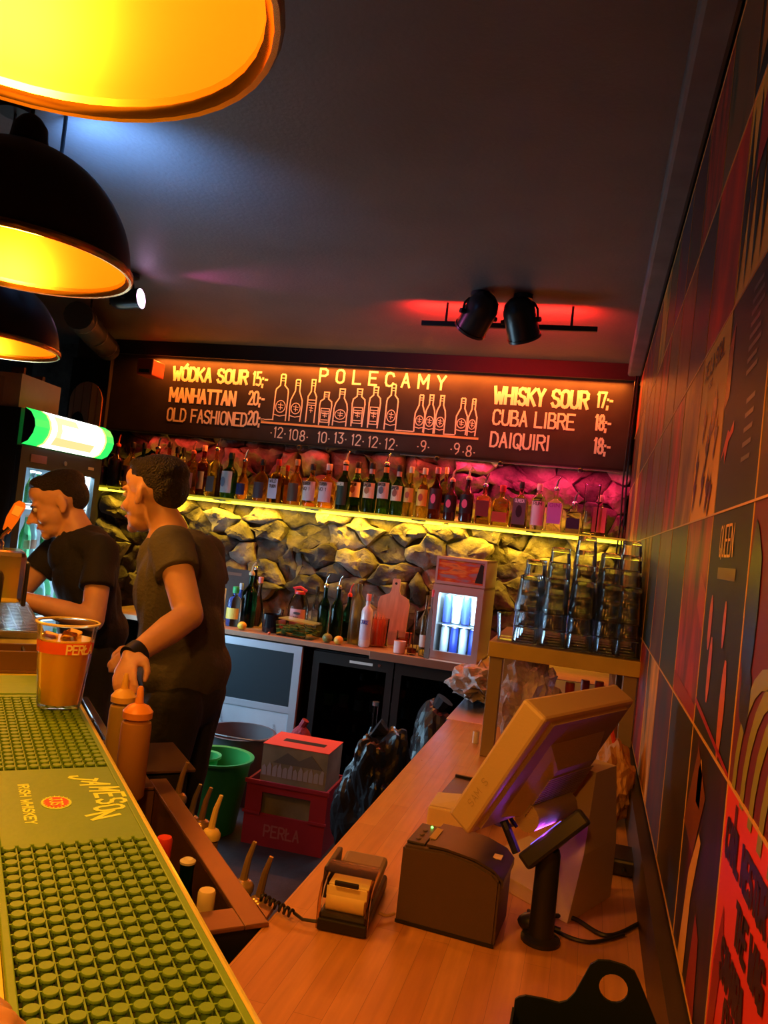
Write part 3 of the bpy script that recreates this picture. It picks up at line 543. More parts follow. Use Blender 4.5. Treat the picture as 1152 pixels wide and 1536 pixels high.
for a in [
 (150,720,684,20,'squat black bottle with dull pink label at the shelf end next to the cooler',dict(kind='square',col=DARK,lab=(.45,.15,.12),lz=(.5,.95),opaque=True)),
 (171,723,655,20,'tall black bottle with red pourer, near the shelf end beside the cooler',dict(kind='wine',col=DARK,lab=(.03,.025,.025),cap=None,pour=True,opaque=True,spout=plain((.7,.12,.08),.4))),
 (193,725,664,20,'orange-tinted bottle with pinkish label and dark round seal, just left of the profile man\'s head',dict(kind='whisky',col=AMB,lab=(.55,.22,.14),emblem=(.05,.02,.02))),
 (210,727,665,13,'dark green bottle rising directly behind the forehead of the man in profile',dict(kind='wine',col=GRN,lab=None)),
 (231,729,659,20,'amber bottle with pourer behind the head of the man in profile',dict(kind='whisky',col=AMB,lab=(.5,.25,.1),pour=True)),
 (248,731,664,17,'amber bottle with black cap peeking over the crown of the man in profile',dict(kind='round',col=DAMB,lab=(.4,.3,.15))),
 (260,733,672,14,'short black-capped bottle half hidden behind the back of the man\'s head',dict(kind='round',col=AMB,lab=None)),
 (269,735,672,13,'clear bottle with wide black cap just right of the man\'s head',dict(kind='cyl',col=(.9,.7,.5),lab=(.5,.2,.1))),
 (284,737,665,16,'slim bottle with dull orange label and red pourer',dict(kind='cyl',col=AMB,lab=(.55,.2,.12),pour=True,spout=plain((.6,.15,.1),.4))),
 (300,739,669,19,'dark red bottle with pale cap and grey-and-red slanted label',dict(kind='whisky',col=(.3,.03,.02),lab=(.35,.33,.38),cap=(.8,.5,.35),emblem=(.6,.04,.04))),
 (319,740,661,18,'yellow-amber bottle with low grey label and tall pourer',dict(kind='square',col=YEL,lab=(.12,.11,.11),lz=(.1,.42),pour=True)),
 (341,744,680,22,'dark green bottle with upright white label',dict(kind='whisky',col=GRN,lab=(.6,.62,.66),lz=(.12,.62),cap=(.01,.03,.02),emblem=(.2,.25,.35))),
 (362,745,677,17,'bulb-shaped bottle with shiny blue-black label behind the shelf front',dict(kind='globe',col=AMB,lab=(.03,.03,.12),lz=(.12,.4),pour=True)),
 (389,748,690,20,'round-shouldered amber bottle with black cap and dark glossy label',dict(kind='round',col=AMB,lab=(.07,.05,.06),lz=(.08,.48))),
 (412,751,690,20,'amber bottle with pale violet square label and black lettering',dict(kind='square',col=AMB,lab=(.62,.5,.6),lz=(.1,.58),cap=(.4,.02,.02),txt='WILD/TURN')),
 (426,752,699,13,'small amber bottle with dark red cap tucked behind the pale violet label',dict(kind='round',col=DAMB,lab=None,cap=(.35,.02,.02),yy=4.90)),
 (440,754,690,20,'oval amber bottle with dark brown label between two pale-labelled bottles',dict(kind='round',col=AMB,lab=(.08,.05,.03),lz=(.08,.5),cap=(.55,.25,.1))),
 (464,756,697,23,'wide amber bottle with cream label and black stopper, first of the two alike',dict(kind='round',col=(.85,.5,.1),lab=(.66,.52,.5),lz=(.14,.62),txt='BOURBON/NO 1',cap=(.03,.02,.02))),
 (488,759,697,24,'wide amber bottle with cream label and clear stopper, next to the black-labelled green bottle',dict(kind='round',col=AMB,lab=(.66,.5,.52),lz=(.14,.62),txt='BOURBON/NO 1',cap=(.75,.5,.45))),
 (512,762,680,19,'tall green bottle with black label, cream foot band and pourer',dict(kind='whisky',col=JG,lab=(.02,.05,.03),lz=(.1,.58),txt='JAMESON',tcol=(.6,.6,.45),neck=(.7,.2,.15),pour=True,spout=plain((.7,.4,.2),.3))),
 (531,763,694,20,'green bottle with cream label, first one after the black label',dict(kind='whisky',col=JG,lab=JL,lz=(.3,.62),txt='JAMESON',emblem=(.35,.15,.05),neck=(.6,.35,.3))),
 (552,765,695,20,'green bottle with cream label, middle one of the cream trio',dict(kind='whisky',col=JG,lab=JL,lz=(.3,.62),txt='JAMESON',emblem=(.35,.15,.05),neck=(.6,.35,.3))),
 (573,768,682,20,'green bottle with white over blue-grey label and orange neck band under its pourer',dict(kind='whisky',col=JG,lab=(.6,.55,.5),lz=(.3,.62),txt='JAMESON',emblem=(.1,.1,.12),neck=(.8,.25,.05),pour=True)),
 (593,769,699,19,'green bottle with cream label, last of the green row before the clear ones',dict(kind='whisky',col=JG,lab=JL,lz=(.3,.62),txt='JAMESON',emblem=(.3,.1,.05),neck=(.6,.35,.3))),
 (611,770,701,16,'clear yellow-lit bottle set back behind the last green bottle',dict(kind='whisky',col=YEL,lab=(.7,.45,.1),emblem=(.4,.1,.03),lz=(.3,.6),cap=(.8,.6,.4),yy=4.88)),
 (631,775,703,18,'clear golden bottle with yellow label and red round seal',dict(kind='whisky',col=(.93,.6,.12),lab=(.85,.55,.08),lz=(.25,.6),cap=(.85,.6,.4),emblem=(.5,.08,.02))),
 (650,777,702,19,'reddish-brown rum bottle with dark label and pink diamond',dict(kind='whisky',col=(.35,.05,.03),lab=(.05,.015,.02),emblem=(.85,.12,.25),lz=(.2,.62),cap=(.7,.2,.2))),
 (663,777,702,13,'golden bottle with gold stopper, set back between two diamond-labelled bottles',dict(kind='whisky',col=YEL,lab=None,cap=(.8,.55,.2),yy=4.90)),
 (673,779,706,19,'black bottle with pink diamond label and pink pourer',dict(kind='whisky',col=(.05,.01,.01),lab=(.02,.01,.012),emblem=(.85,.12,.25),lz=(.2,.62),pour=True,opaque=True,spout=plain((.8,.35,.3),.4))),
 (697,781,703,21,'black bottle with pink diamond label, last of the diamond labels beside the gold bottle',dict(kind='whisky',col=(.05,.01,.01),lab=(.02,.01,.012),emblem=(.85,.12,.25),lz=(.2,.62),pour=True,opaque=True,spout=plain((.85,.4,.4),.4))),
 (723,783,714,23,'golden flask bottle with dark red square label and pourer',dict(kind='square',col=(.9,.6,.12),lab=(.2,.02,.015),lz=(.2,.6),pour=True)),
 (749,787,729,26,'wide square bottle of yellow spirit with red cap and low red label',dict(kind='square',col=(.95,.75,.1),lab=(.5,.08,.03),lz=(.1,.36),cap=(.5,.04,.03),txt=None)),
 (777,791,724,23,'square-shouldered bottle with dark grey label and black square emblem',dict(kind='square',col=(.7,.4,.3),lab=(.12,.09,.1),lz=(.08,.68),txt='OLMECA',tcol=(.8,.75,.75),emblem=(.02,.01,.01))),
 (804,792,727,21,'clear bottle with tall white label and small black emblem',dict(kind='cyl',col=CLR,lab=(.75,.6,.6),lz=(.1,.66),txt='RUM',tcol=(.1,.05,.05),cap=(.8,.5,.5))),
 (829,795,719,24,'clear bottle with bright violet label, black neck ring and pourer',dict(kind='square',col=(.95,.85,.8),lab=(.55,.2,.6),lz=(.18,.66),txt='GIN',tcol=(.3,.05,.3),pour=True)),
 (858,797,741,23,'short square bottle with black window label and pink band',dict(kind='square',col=(.9,.8,.8),lab=(.03,.03,.06),lz=(.15,.5),pour=True)),
 (896,803,744,24,'bottle with pink and orange label at the shelf end next to the red corner',dict(kind='square',col=PINKG,lab=(.8,.3,.35),lz=(.1,.75),cap=(.85,.6,.6),txt=None))]:
    k=dict(a[5]); yy=k.pop('yy',4.84)
    shelfb(a[0],a[1],a[2],a[3],a[4],yy,**k)
p=Vector((-.035,0,0))
t=thing('glass_pitcher','tall clear glass cylinder standing at the red end of the bottle shelf','pitcher',(p.x,4.81,SZ+.001))
G().lathe([(.04,0),(.042,.004),(.046,.30),(.043,.30),(.039,.012),(.001,.010)],20,cap=False).build('glass_body',CLEAR,t,smooth=True)
G().lathe([(.046,.2995),(.048,.303),(.043,.303)],20,cap=False).build('rim',CLEAR,t,smooth=True)
# pourer-topped bottles inside the dark cooler
for r_,zz in ((0,.0615),(1,.4115)):
    for i in range(9):
        x=-1.458+.096*i+.015*(r_); H=.25+.02*((i*7+r_)%3)
        bottle(('beer bottle standing behind the dark glass on the lower cooler shelf','beer bottle standing behind the dark glass on the upper cooler shelf')[r_],x,4.60,zz,H,.03,'beer',(.12,.05,.02),(.35,.33,.3),(.2,.45),(.4,.35,.3),group='bottles inside the dark cooler')
# ================================================================ ON THE BACK COUNTER
def bcx(px,py,y): p=at_y(px,py,y); return p.x
def hgt(px,y0,y1,y): return at_y(px,y1,y).z-CT
t=thing('serving_board','dark brown chopping board with hand slot leaning on the stone wall','chopping board',(at_y(345,920,4.84).x,4.80,CT+.001))
T=TR((0,0,0),(math.radians(-8),0,0))
m_brd=mat('dark_board',(.06,.03,.022),.5,var=.3)
G().prism([(-.12,0),(.12,0),(.12,.30),(.10,.34),(-.10,.34),(-.12,.30)],-.012,0,T@Matrix.Rotation(PI/2,4,'X')).build('board_body',m_brd,t)
G().prism([(-.05,.295),(.05,.295),(.05,.315),(-.05,.315)],.0002,.002,T@Matrix.Rotation(PI/2,4,'X')).build('hand_slot',plain((.2,.1,.06),.6),t)
x=bcx(327,918,4.7)
t=thing('paper_roll','white kitchen paper roll standing upright on the back counter','paper roll',(x,4.70,CT+.001))
G().lathe([(.0,.0),(.036,0),(.038,.004),(.038,.21),(.034,.213),(.012,.213),(.012,.2)],20,cap=False).build('paper',plain((.8,.76,.74),.8),t,smooth=True)
G().lathe([(.048,-.0005),(.048,.006),(.01,.007)],16).build('base',BLACK,t)
def bcb(px,by,top,wpx,label,y=4.62,**k):
    H=at_y(px,top,y).z-CT-(.055 if k.get('pour') else .012); p=at_y(px,by,y); R=abs(at_y(px+wpx/2,by,y).x-p.x)
    return bottle(label,p.x,y,CT+(.003 if p.x>-1.17 else .001),H,R,group='bottles on the back counter',**k)
bcb(349,930,881,20,'clear plastic bottle with green cap beside the paper roll',y=4.58,kind='cyl',col=(.85,.9,.8),lab=(.7,.55,.1),lz=(.2,.5),cap=(.03,.4,.12))
bcb(358,918,876,13,'blue metal can standing behind the green-capped bottle',y=4.70,kind='cyl',col=(.04,.08,.4),lab=None,opaque=True,cap=(.6,.6,.7))
bcb(370,932,846,22,'dark green wine bottle with cork-coloured pourer, behind the single lemon',y=4.63,kind='wine',col=(.02,.16,.04),lab=None,pour=True,spout=plain((.5,.4,.25),.5))
bcb(376,925,838,14,'slim dark bottle with metal pourer, half hidden by the wine bottle beside the lemon',y=4.80,kind='wine',col=DARK,lab=None,pour=True)
bcb(385,927,866,16,'small clear flask with pinkish top beside the black bowl',y=4.72,kind='globe',col=(.9,.7,.65),lab=None,cap=(.8,.3,.3))
bcb(482,948,864,17,'dark green wine bottle with metal pourer beyond the plastic jug',y=4.66,kind='wine',col=(.03,.12,.05),lab=None,pour=True)
bcb(470,945,880,12,'clear bottle half hidden between the jug and the first green wine bottle',y=4.82,kind='wine',col=(.6,.65,.6),lab=None)
bcb(501,955,866,18,'dark green wine bottle with silver pourer behind the lime',y=4.60,kind='wine',col=(.015,.08,.03),lab=None,pour=True)
bcb(518,957,878,15,'dark green wine bottle with red pourer behind the lemon, last of the green ones',y=4.66,kind='wine',col=(.015,.08,.03),lab=None,pour=True,spout=plain((.7,.05,.03),.4))
bcb(531,962,872,21,'frosted bottle of pale yellow juice with narrow neck',y=4.58,kind='cyl',col=(.55,.5,.25),lab=None,rough=.3,cap=None)
bcb(546,964,892,17,'white and red plastic bottle with pink cap and dark lettering',y=4.52,kind='cyl',col=(.7,.7,.75),lab=(.55,.5,.62),lz=(.15,.55),txt='JUICE',tcol=(.05,.05,.3),cap=(.8,.3,.25),neck=None,opaque=True)
bcb(633,978,890,12,'slim clear bottle with a pale drop emblem next to the small cooler',y=4.48,kind='wine',col=(.8,.82,.8),lab=(.6,.6,.55),lz=(.15,.35),cap=None)
bcb(640,980,886,9,'thin clear bottle with red neck pressed against the small cooler',y=4.425,kind='wine',col=(.8,.75,.72),lab=None,cap=(.7,.1,.1))
# black bowl
x=bcx(407,938,4.56)
t=thing('ice_bowl','black round bowl with a clear rim on the back counter','bowl',(x,4.56,CT+.001))
G().lathe([(.05,0),(.055,.003),(.064,.11),(.061,.11),(.052,.008),(0,.006)],24,cap=False).build('bowl_body',mat('glossy_black_bowl',(.01,.01,.012),.12),t,smooth=True)
G().lathe([(.064,.1105),(.068,.14),(.066,.14),(.062,.1105)],24,cap=False).build('rim',CLEAR,t,smooth=True)
# jug
x=bcx(445,935,4.71)
t=thing('plastic_jug','ribbed clear plastic jug with red lid and red-printed label','jug',(x,4.71,CT+.001))
pr=[(.055,0),(.062,.01)]+[(.064+.002*(k%2),.02+.012*k) for k in range(12)]+[(.063,.17),(.052,.21),(.036,.235),(.03,.24)]
G().lathe(pr,22).build('jug_body',thin('jug_plastic',(.85,.78,.72),1.6,.08),t,smooth=True)
G().lathe([(.066,.03),(.066,.15)],16,None,0,False,-PI/2-.5,-PI/2+1.1).build('label',plain((.75,.35,.33),.5),t,smooth=True)
g=G(); pts=[(math.cos(a*PI/6)*.025,math.sin(a*PI/6)*.008) for a in range(12)]; g.add([(.018+a,-.069,.125+b) for a,b in pts],[tuple(range(12))]); text(g,'MIX',(.0,-.0685,.09),EX,EZ,.014,.009,.003,.3,NZ); g.build('label_print',plain((.06,.05,.05),.5),t)
G().lathe([(.034,.24),(.034,.256),(.03,.259)],18).tube([(-.03,0,.256),(-.045,0,.272),(0,0,.283),(.045,0,.262)],.009,8).build('lid',plain((.7,.02,.03),.4),t,smooth=True)
# salad box
x0=bcx(445,948,4.50)
t=thing('salad_box','clear plastic box of dark salad leaves with a loose orange-lit lid','food box',(x0,4.53,CT+.001),math.radians(-4))
m_box=thin('salad_box_plastic',(.85,.9,.85),1.3,.1)
G().prism([(-.115,-.06),(.115,-.06),(.115,.06),(-.115,.06)],0,.002).add([(-.115,-.06,0),(.115,-.06,0),(.115,.06,0),(-.115,.06,0),(-.125,-.068,.085),(.125,-.068,.085),(.125,.068,.085),(-.125,.068,.085)],[(0,1,5,4),(1,2,6,5),(2,3,7,6),(3,0,4,7)]).build('box_body',m_box,t)
rs=random.Random(2); g=G()
for i in range(70): g.ball((rs.uniform(-.1,.1),rs.uniform(-.05,.05),rs.uniform(.012,.07)),(.022,.018,.005),6,4,None)
tag(g.build('leaves',mat('salad_leaf',(.05,.12,.03),.5,var=.5,vs_=30),t),kind='stuff')
G().bbox((-.12,-.06,.092),(.115,.066,.1),.003,TR((0,0,.0),(0,math.radians(3),0))).build('lid',thin('box_lid_plastic',(.7,.6,.5),3.,.3),t)
def fruit(kind,label,px,py,y,r,col):
    z=CT+(.003 if at_y(px,py,y).x>-1.17 else .001); p=at_y(px,py,y); t=thing(kind,label,kind,(p.x,y,z+r*.93)); 
    G().ball((0,0,0),(r*1.05,r,r*.93),16,12).build('peel',mat(kind+'_peel',col,.4,bump=.2,bs=120),t,smooth=True)
    G().lathe([(.001,0),(r*.2,-.003),(r*.25,-.007)],8,TR((r*1.09,0,0),(0,PI/2,0)),0,False).build('stem_end',plain((.25,.2,.05),.7),t,smooth=True)
fruit('lemon','yellow lemon alone in front of the wine bottle near the black bowl',364,930,4.47,.027,(.75,.5,.04))
fruit('lime','dark lime beside the lemon in front of the green bottles',492,946,4.47,.029,(.16,.17,.04))
fruit('lemon','orange-yellow lemon beside the lime in front of the green bottles',509,949,4.46,.027,(.75,.42,.05))
fruit('cherry','tiny red berry lying on the counter edge before the black bowl',404,944,4.44,.009,(.5,.08,.03))
# paddle board
x=bcx(583,950,4.74)
t=thing('paddle_board','pale wooden paddle board with a holed handle leaning against the stones','serving board',(x,4.76,CT+.003))
T=TR((0,0,0),(math.radians(-6),0,0))@Matrix.Rotation(PI/2,4,'X')
sh_=[(-.095,0),(.095,0),(.1,.25),(.09,.285),(.06,.3),(.035,.31),(.026,.33),(.024,.395),(.018,.405),(-.018,.405),(-.024,.395),(-.026,.33),(-.035,.31),(-.06,.3),(-.09,.285),(-.1,.25)]
G().prism(sh_,-.016,0,T).build('board_body',mat('pale_board_wood',(.7,.36,.22),.5,var=.15,vs_=6,stretch=(8,8,1)),t)
G().lathe([(.008,0),(.008,.001)],12,T@TR((0,.375,.0005))).build('hang_hole',BLACK,t)
x=bcx(566,960,4.60)
t=thing('straw_tub','clear tub of orange-tinted drink pouches standing before the paddle board','tub',(x,4.60,CT+.003))
G().lathe([(.05,0),(.056,.17),(.054,.17),(.048,.005),(0,.004)],20,cap=False,sx=1.1).build('tub_body',thin('tub_plastic',(.9,.7,.6),1.3,.1),t,smooth=True)
g=G()
for k in range(5): g.lathe([(.011,0.006),(.012,.15),(.004,.165),(.004,.19+.01*(k%2))],8,TR((-.03+.015*k,.008*(k%2),0)))
g.build('pouches',plain((.75,.3,.17),.5),t,smooth=True)
x=bcx(599,972,4.47)
t=thing('paper_cup','small pinkish white cup standing on the counter edge','cup',(x,4.47,CT+.003))
G().lathe([(.031,0),(.033,.003),(.034,.066),(.032,.066),(.030,.006),(0,.005)],20,cap=False).build('cup_body',plain((.85,.6,.58),.5),t,smooth=True)
G().lathe([(.035,.0662),(.0352,.0685),(.0322,.0685)],20,cap=False).build('rim',plain((.9,.7,.66),.5),t,smooth=True)
def tumbler_parts(t,r0,r1,h,m=CLEAR,th=.0025):
    G().lathe([(0,0),(r0,0),(r1,h),(r1-th,h),(r0-th,.010),(0,.009)],18,cap=False).build('glass_wall',m,t,smooth=True)
    G().lathe([(r1+.0003,h-.001),(r1+.0005,h+.0015),(r1-th,h+.0015)],18,cap=False).build('rim',m,t,smooth=True)
for px,py,y,r,h,l in ((626,972,4.62,.038,.245,'tall straight highball glass near the small cooler'),(605,955,4.68,.04,.10,'low tumbler with dark red drink behind the pinkish cup'),(588,955,4.66,.036,.09,'short empty tumbler beside the paddle board foot'),(618,968,4.47,.03,.06,'small tumbler holding an amber drink before the highball glass')):
    t=thing('drinking_glass',l,'glass',(bcx(px,py,y),y,CT+.003),0,'glasses on the back counter'); tumbler_parts(t,r*.85,r,h)
    if 'drink' in l and 'dark' in l or 'amber' in l: G().lathe([(r*.80,.011),(r*.88,h*.6)],18).build('drink',glass((.5,.08,.02),.05,1.2),t,smooth=True)
t=thing('wall_tin','dark red square tin standing behind the tumblers','tin',(bcx(607,940,4.80),4.80,CT+.003))
G().bbox((-.045,-.02,0),(.045,.02,.075),.004).build('tin_body',plain((.35,.03,.03),.4),t); G().bbox((-.047,-.022,.075),(.047,.022,.082),.002).build('lid',plain((.45,.05,.04),.4),t)
# ---- mini cooler on the back counter
t=thing('mini_cooler','small silver drinks cooler with bright blue-lit window on the back counter','cooler',(-.70,4.62,CT+.003),math.radians(-3))
WC=.145; m_si=mat('silver_plastic',(.42,.36,.34),.4,.3)
G().box((-WC,.20,0),(WC,.21,.58)).box((-WC,-.14,0),(-WC+.012,.2,.58)).box((WC-.012,-.14,0),(WC,.2,.58)).box((-WC,-.14,0),(WC,.2,.012)).box((-WC,-.14,.568),(WC,.2,.58)).box((-WC,-.14,.41),(WC,.2,.425)).build('body',m_si,t)
G().box((-WC+.012,.19,.02),(WC-.012,.198,.4)).build('back_liner',plain((.75,.8,.85),.5),t)
G().box((-WC+.012,-.13,.19),(WC-.012,.19,.194)).build('shelf',STEEL,t)
d=G().box((-WC,-.165,.0),(WC,-.141,.045)).box((-WC,-.165,.375),(WC,-.141,.42)).box((-WC,-.165,.045),(-WC+.035,-.141,.375)).box((WC-.035,-.165,.045),(WC,-.141,.375)).build('door',m_si,t)
G().box((-WC+.035,-.156,.045),(WC-.035,-.152,.375)).build('window',thin('mini_cooler_pane',(.95,.98,1.),.6),d)
f=G().box((-WC,-.15,.425),(WC,-.141,.44)).box((-WC,-.15,.565),(WC,-.141,.58)).box((-WC,-.15,.44),(-WC+.012,-.141,.565)).box((WC-.012,-.15,.44),(WC,-.141,.565)).build('sign_frame',m_si,t)
G().box((-WC+.012,-.146,.44),(WC-.012,-.143,.565)).build('sign_panel',mat('dim_sign_print',(.3,.2,.17),.15,vs_=9,stretch=(1,1,4),ramp=[(.35,(.25,.22,.24)),(.5,(.45,.08,.02)),(.6,(.6,.25,.05)),(.75,(.1,.08,.1))]),f)
G().add([(.085,-.1475,.45),(.13,-.1475,.45),(.13,-.1475,.55),(.11,-.1475,.56)],[(0,1,2,3)]).build('sign_shape',BLACK,f)
for k,x in enumerate((-.10,-.033,.035,.1)): G().bbox((x-.005,-.128,.385),(x+.005,-.12,.4),.002).build('light_strip_end',STEEL,t)
G().box((-.11,-.125,.395),(.11,-.115,.402)).build('light_tube',glow('cooler_tube_blue',(.55,.85,1),14),t)
area('cooler_light',(0,-.10,.395),(.2,.04),P_MINI*1.6,(.45,.8,1),(math.radians(15),0,0),t)
area('cooler_door_light',(0,-.145,.21),(.16,.25),P_MINI*.5,(.5,.8,1),(PI/2,0,0),t)
for r_,zz in ((0,.0125),(1,.1945)):
    for i in range(4):
        q=thing('drink_can',f"{('silver','blue')[(i+r_)%2]} can on the {('lower','upper')[r_]} shelf of the small lit cooler, {ordn[i]} in its row",'can',(-.70-.083+.055*i,4.60+.004*i,CT+.004+zz),0,'cans in the small lit cooler')
        G().lathe([(.02,0),(.024,.004),(.0245,.15),(.021,.158)],16).build('can_body',plain(((.55,.6,.7),(.03,.05,.35))[(i+r_)%2],.35,.2),q,smooth=True)
        G().lathe([(.0215,.158),(.022,.162),(.019,.162),(.018,.159)],16).build('can_top',STEEL,q,smooth=True)
# ================================================================ GLASS STAND ON THE COUNTER
t=thing('glass_stand','small yellow-edged table on metal legs standing on the counter under stacked glasses','stand',(0,0,CT+.0005))
m_yel=mat('painted_stand_edge',(.55,.42,.12),.45,var=.15)
ZS=.355
G().box((-.29,2.57,ZS),(XR-.004,3.12,ZS+.012)).build('top_board',mat('stand_top',(.16,.09,.06),.5,var=.3),t)
G().bbox((-.29,2.552,ZS-.035),(XR-.004,2.569,ZS+.013),.002).build('front_rail',m_yel,t)
for x,y in ((-.285,2.57),(XR-.05,2.57),(-.285,3.07),(XR-.05,3.07)): G().bbox((x,y,0),(x+.042,y+.042,ZS-.0005),.002).build('leg',mat('stand_leg_metal',(.36,.3,.2),.4,.6),t)
ZT=CT+ZS+.0135
m_gl=thin('tumbler_glass',(.94,.95,.96),1.0,.16,.22)
tum=thing('tumbler','clear tumbler stacked upside down with many others on the yellow-edged stand','glass',(0,0,0),0,'upside-down tumblers on the glass stand')
G().lathe([(.041,0),(.040,.012),(.0405,.016),(.036,.085),(.0335,.09),(.034,.104),(.0315,.104),(.0385,0)],14,cap=False).build('glass_wall',m_gl,tum,smooth=True)
m_thick=glass((.93,.95,.97),.05,1.45)
G().lathe([(.0385,-.0005),(.0415,0),(.042,.003),(.0405,.0055),(.0385,.003)],16,cap=False).build('rim',m_thick,tum,smooth=True)
G().lathe([(.033,.1045),(.0335,.108),(.0325,.118),(.029,.121)],14).build('base',m_thick,tum,smooth=True)
first=True; rs=random.Random(4)
for j,(y,ns) in enumerate(((2.635,(3,3,3,3,3)),(2.725,(3,4,4,4,4)),(2.815,(4,5,4,5,5)),(2.905,(4,5,6,5,6)))):
    for i,nn in enumerate(ns):
        x=-.185+.0855*i-(.003*j if i else 0)
        if x>.13: x=.13
        for k in range(nn):
            o=tum if first else copy_tree(tum); first=False
            o.location=(x+rs.uniform(-.0015,.0015),y+rs.uniform(-.0015,.0015),ZT+.001+k*.05)
t=thing('tumbler','single clear tumbler standing apart at the free corner of the yellow-edged stand','glass',(-.248,2.66,ZT+.001))
tumbler_parts(t,.028,.036,.085,m_gl)
# things under the stand
def crumple(name,label,cat,loc,sz,m,seed,freq=6,amp=.35,sub=4):
    t=thing(name,label,cat,loc); bm=bmesh.new(); bmesh.ops.create_icosphere(bm,subdivisions=sub,radius=1)
    for v in bm.verts:
        n=v.co.normalized(); k=1+amp*noise.noise(n*freq*.4+Vector((seed,0,0)))+amp*.6*abs(noise.noise(n*freq+Vector((seed,3,0))))
        v.co=Vector((n.x*sz[0]*k,n.y*sz[1]*k,sz[2]+max(-1.0,min(1.15,n.z*k))*sz[2]))
    G().bm(bm).build('bag_body',m,t); return t
m_wrap=mat('clear_plastic_wrap',(.85,.7,.68),.12,trans=.6,ior=1.2,bump=.5,bs=60)
t=crumple('plastic_wrap','crumpled clear wrapping full of glints, under the glass stand beside its front leg','plastic wrap',(-.16,2.78,CT+.001),(.09,.09,.15),m_wrap,2,9,.4)
G().tube([(.0,0,.27),(.02,0,.31),(.05,.0,.33)],[.02,.012,.02],7).build('twisted_neck',m_wrap,t)
t=crumple('carrier_bag','crumpled pale carrier bag slumped over the end of the steel counter top','bag',(-.42,3.45,CT+.001),(.11,.14,.07),mat('pale_film_bag',(.6,.5,.48),.3,bump=.6,bs=30),6,7,.5)
G().tube([(-.02,0,.12),(.0,.03,.17),(.04,.02,.12)],.006,6).build('handle',mat('pale_film_handle',(.6,.5,.48),.3),t)
for a in ((-.03,2.80,.22,.035,'beer','dark brown bottle under the stand beside the clear wrapping',DARK,None),(.02,2.90,.22,.034,'beer','second dark brown bottle under the stand, behind the first',DARK,None),
    (.065,2.78,.24,.033,'wine','white-labelled bottle with red band under the middle of the stand',(.8,.85,.9),(.75,.7,.7)),(.115,2.88,.22,.03,'cyl','slim clear bottle with orange label under the stand by the wall',(.9,.8,.7),(.75,.25,.08))):
    bottle(a[5],a[0],a[1],CT+.001,a[2],a[3],a[4],a[6],a[7],(.2,.55),(.5,.05,.03),group='bottles under the glass stand',emblem=(.6,.05,.03) if a[7] else None)
t=thing('receipt_roll','tiny white till roll on the steel counter beside the stand leg','paper roll',(-.32,2.72,CT+.001)); G().lathe([(.011,0),(.0115,.04),(.003,.04)],14).build('paper',WHITE,t,smooth=True); G().lathe([(.012,.0401),(.004,.042)],14).build('core',plain((.4,.25,.1),.6),t)
t=crumple('paper_bag','crumpled brown paper bag tucked behind the till screen by the wall','bag',(.105,2.15,CT+.001),(.048,.09,.10),mat('brown_paper_bag',(.5,.27,.12),.8,bump=.6,bs=18),3,6,.3)
G().tube([(.0,0,.19),(-.02,0,.25),(-.01,.03,.26)],.006,6).build('red_string',plain((.6,.05,.03),.5),t)
# ================================================================ TILL SCREEN
m_bei=mat('beige_till_plastic',(.62,.47,.28),.45,bump=.04,bs=200)
m_beid=mat('beige_till_rear',(.42,.3,.18),.5,bump=.15,bs=90,stretch=(1,1,6))
pt=thing('till_screen','large beige till touchscreen tilted back on its stand, seen from behind on the counter','screen',(0,0,0))
yaw,tl,L_,Wd,th=.457,.507,.255,.342,.05
e=Vector((math.sin(yaw),math.cos(yaw),0)); nh=Vector((-math.cos(yaw),math.sin(yaw),0)); n_=nh*math.cos(tl)+Vector((0,0,math.sin(tl))); v_=-nh*math.sin(tl)+Vector((0,0,math.cos(tl)))
B=Vector((-.195,1.366,1.059)); T=Matrix((e,v_,-n_)).transposed().to_4x4(); T.translation=B   # local x along width, y up the screen, z to the rear
G().bbox((0,0,0),(Wd,L_,th),.006,T).build('housing',m_bei,pt)
G().box((.022,.022,-.0012),(Wd-.022,L_-.022,-.0002),T).build('display',mat('screen_glass',(.02,.02,.025),.1,emit=(.1,.12,.2),es=.15),pt)
G().prism([(.02,.015),(Wd-.02,.015),(Wd-.03,L_-.012),(.03,L_-.012)],th,th+.006,T).add([T@Vector(p) for p in ((.07,.03,th+.006),(Wd-.07,.03,th+.006),(Wd-.07,L_-.06,th+.006),(.07,L_-.06,th+.006),(.1,.05,th+.03),(Wd-.1,.05,th+.03),(Wd-.1,L_-.1,th+.03),(.1,L_-.1,th+.03))],[(4,5,6,7),(0,1,5,4),(1,2,6,5),(2,3,7,6),(3,0,4,7)]).build('rear_cover',m_beid,pt)
g=G()
for k in range(16): g.box((.09,.052+.0055*k,th+.0303),(Wd-.09,.0545+.0055*k,th+.0318),T)
tag(g.build('vent_ribs',m_beid,pt),kind='stuff')
g=G(); text(g,'SAM4S',T@Vector((-.0008,.045,.030)),v_,n_,.012,.008,.0011,.4,-e); g.build('side_lettering',plain((.45,.33,.18),.6),pt)
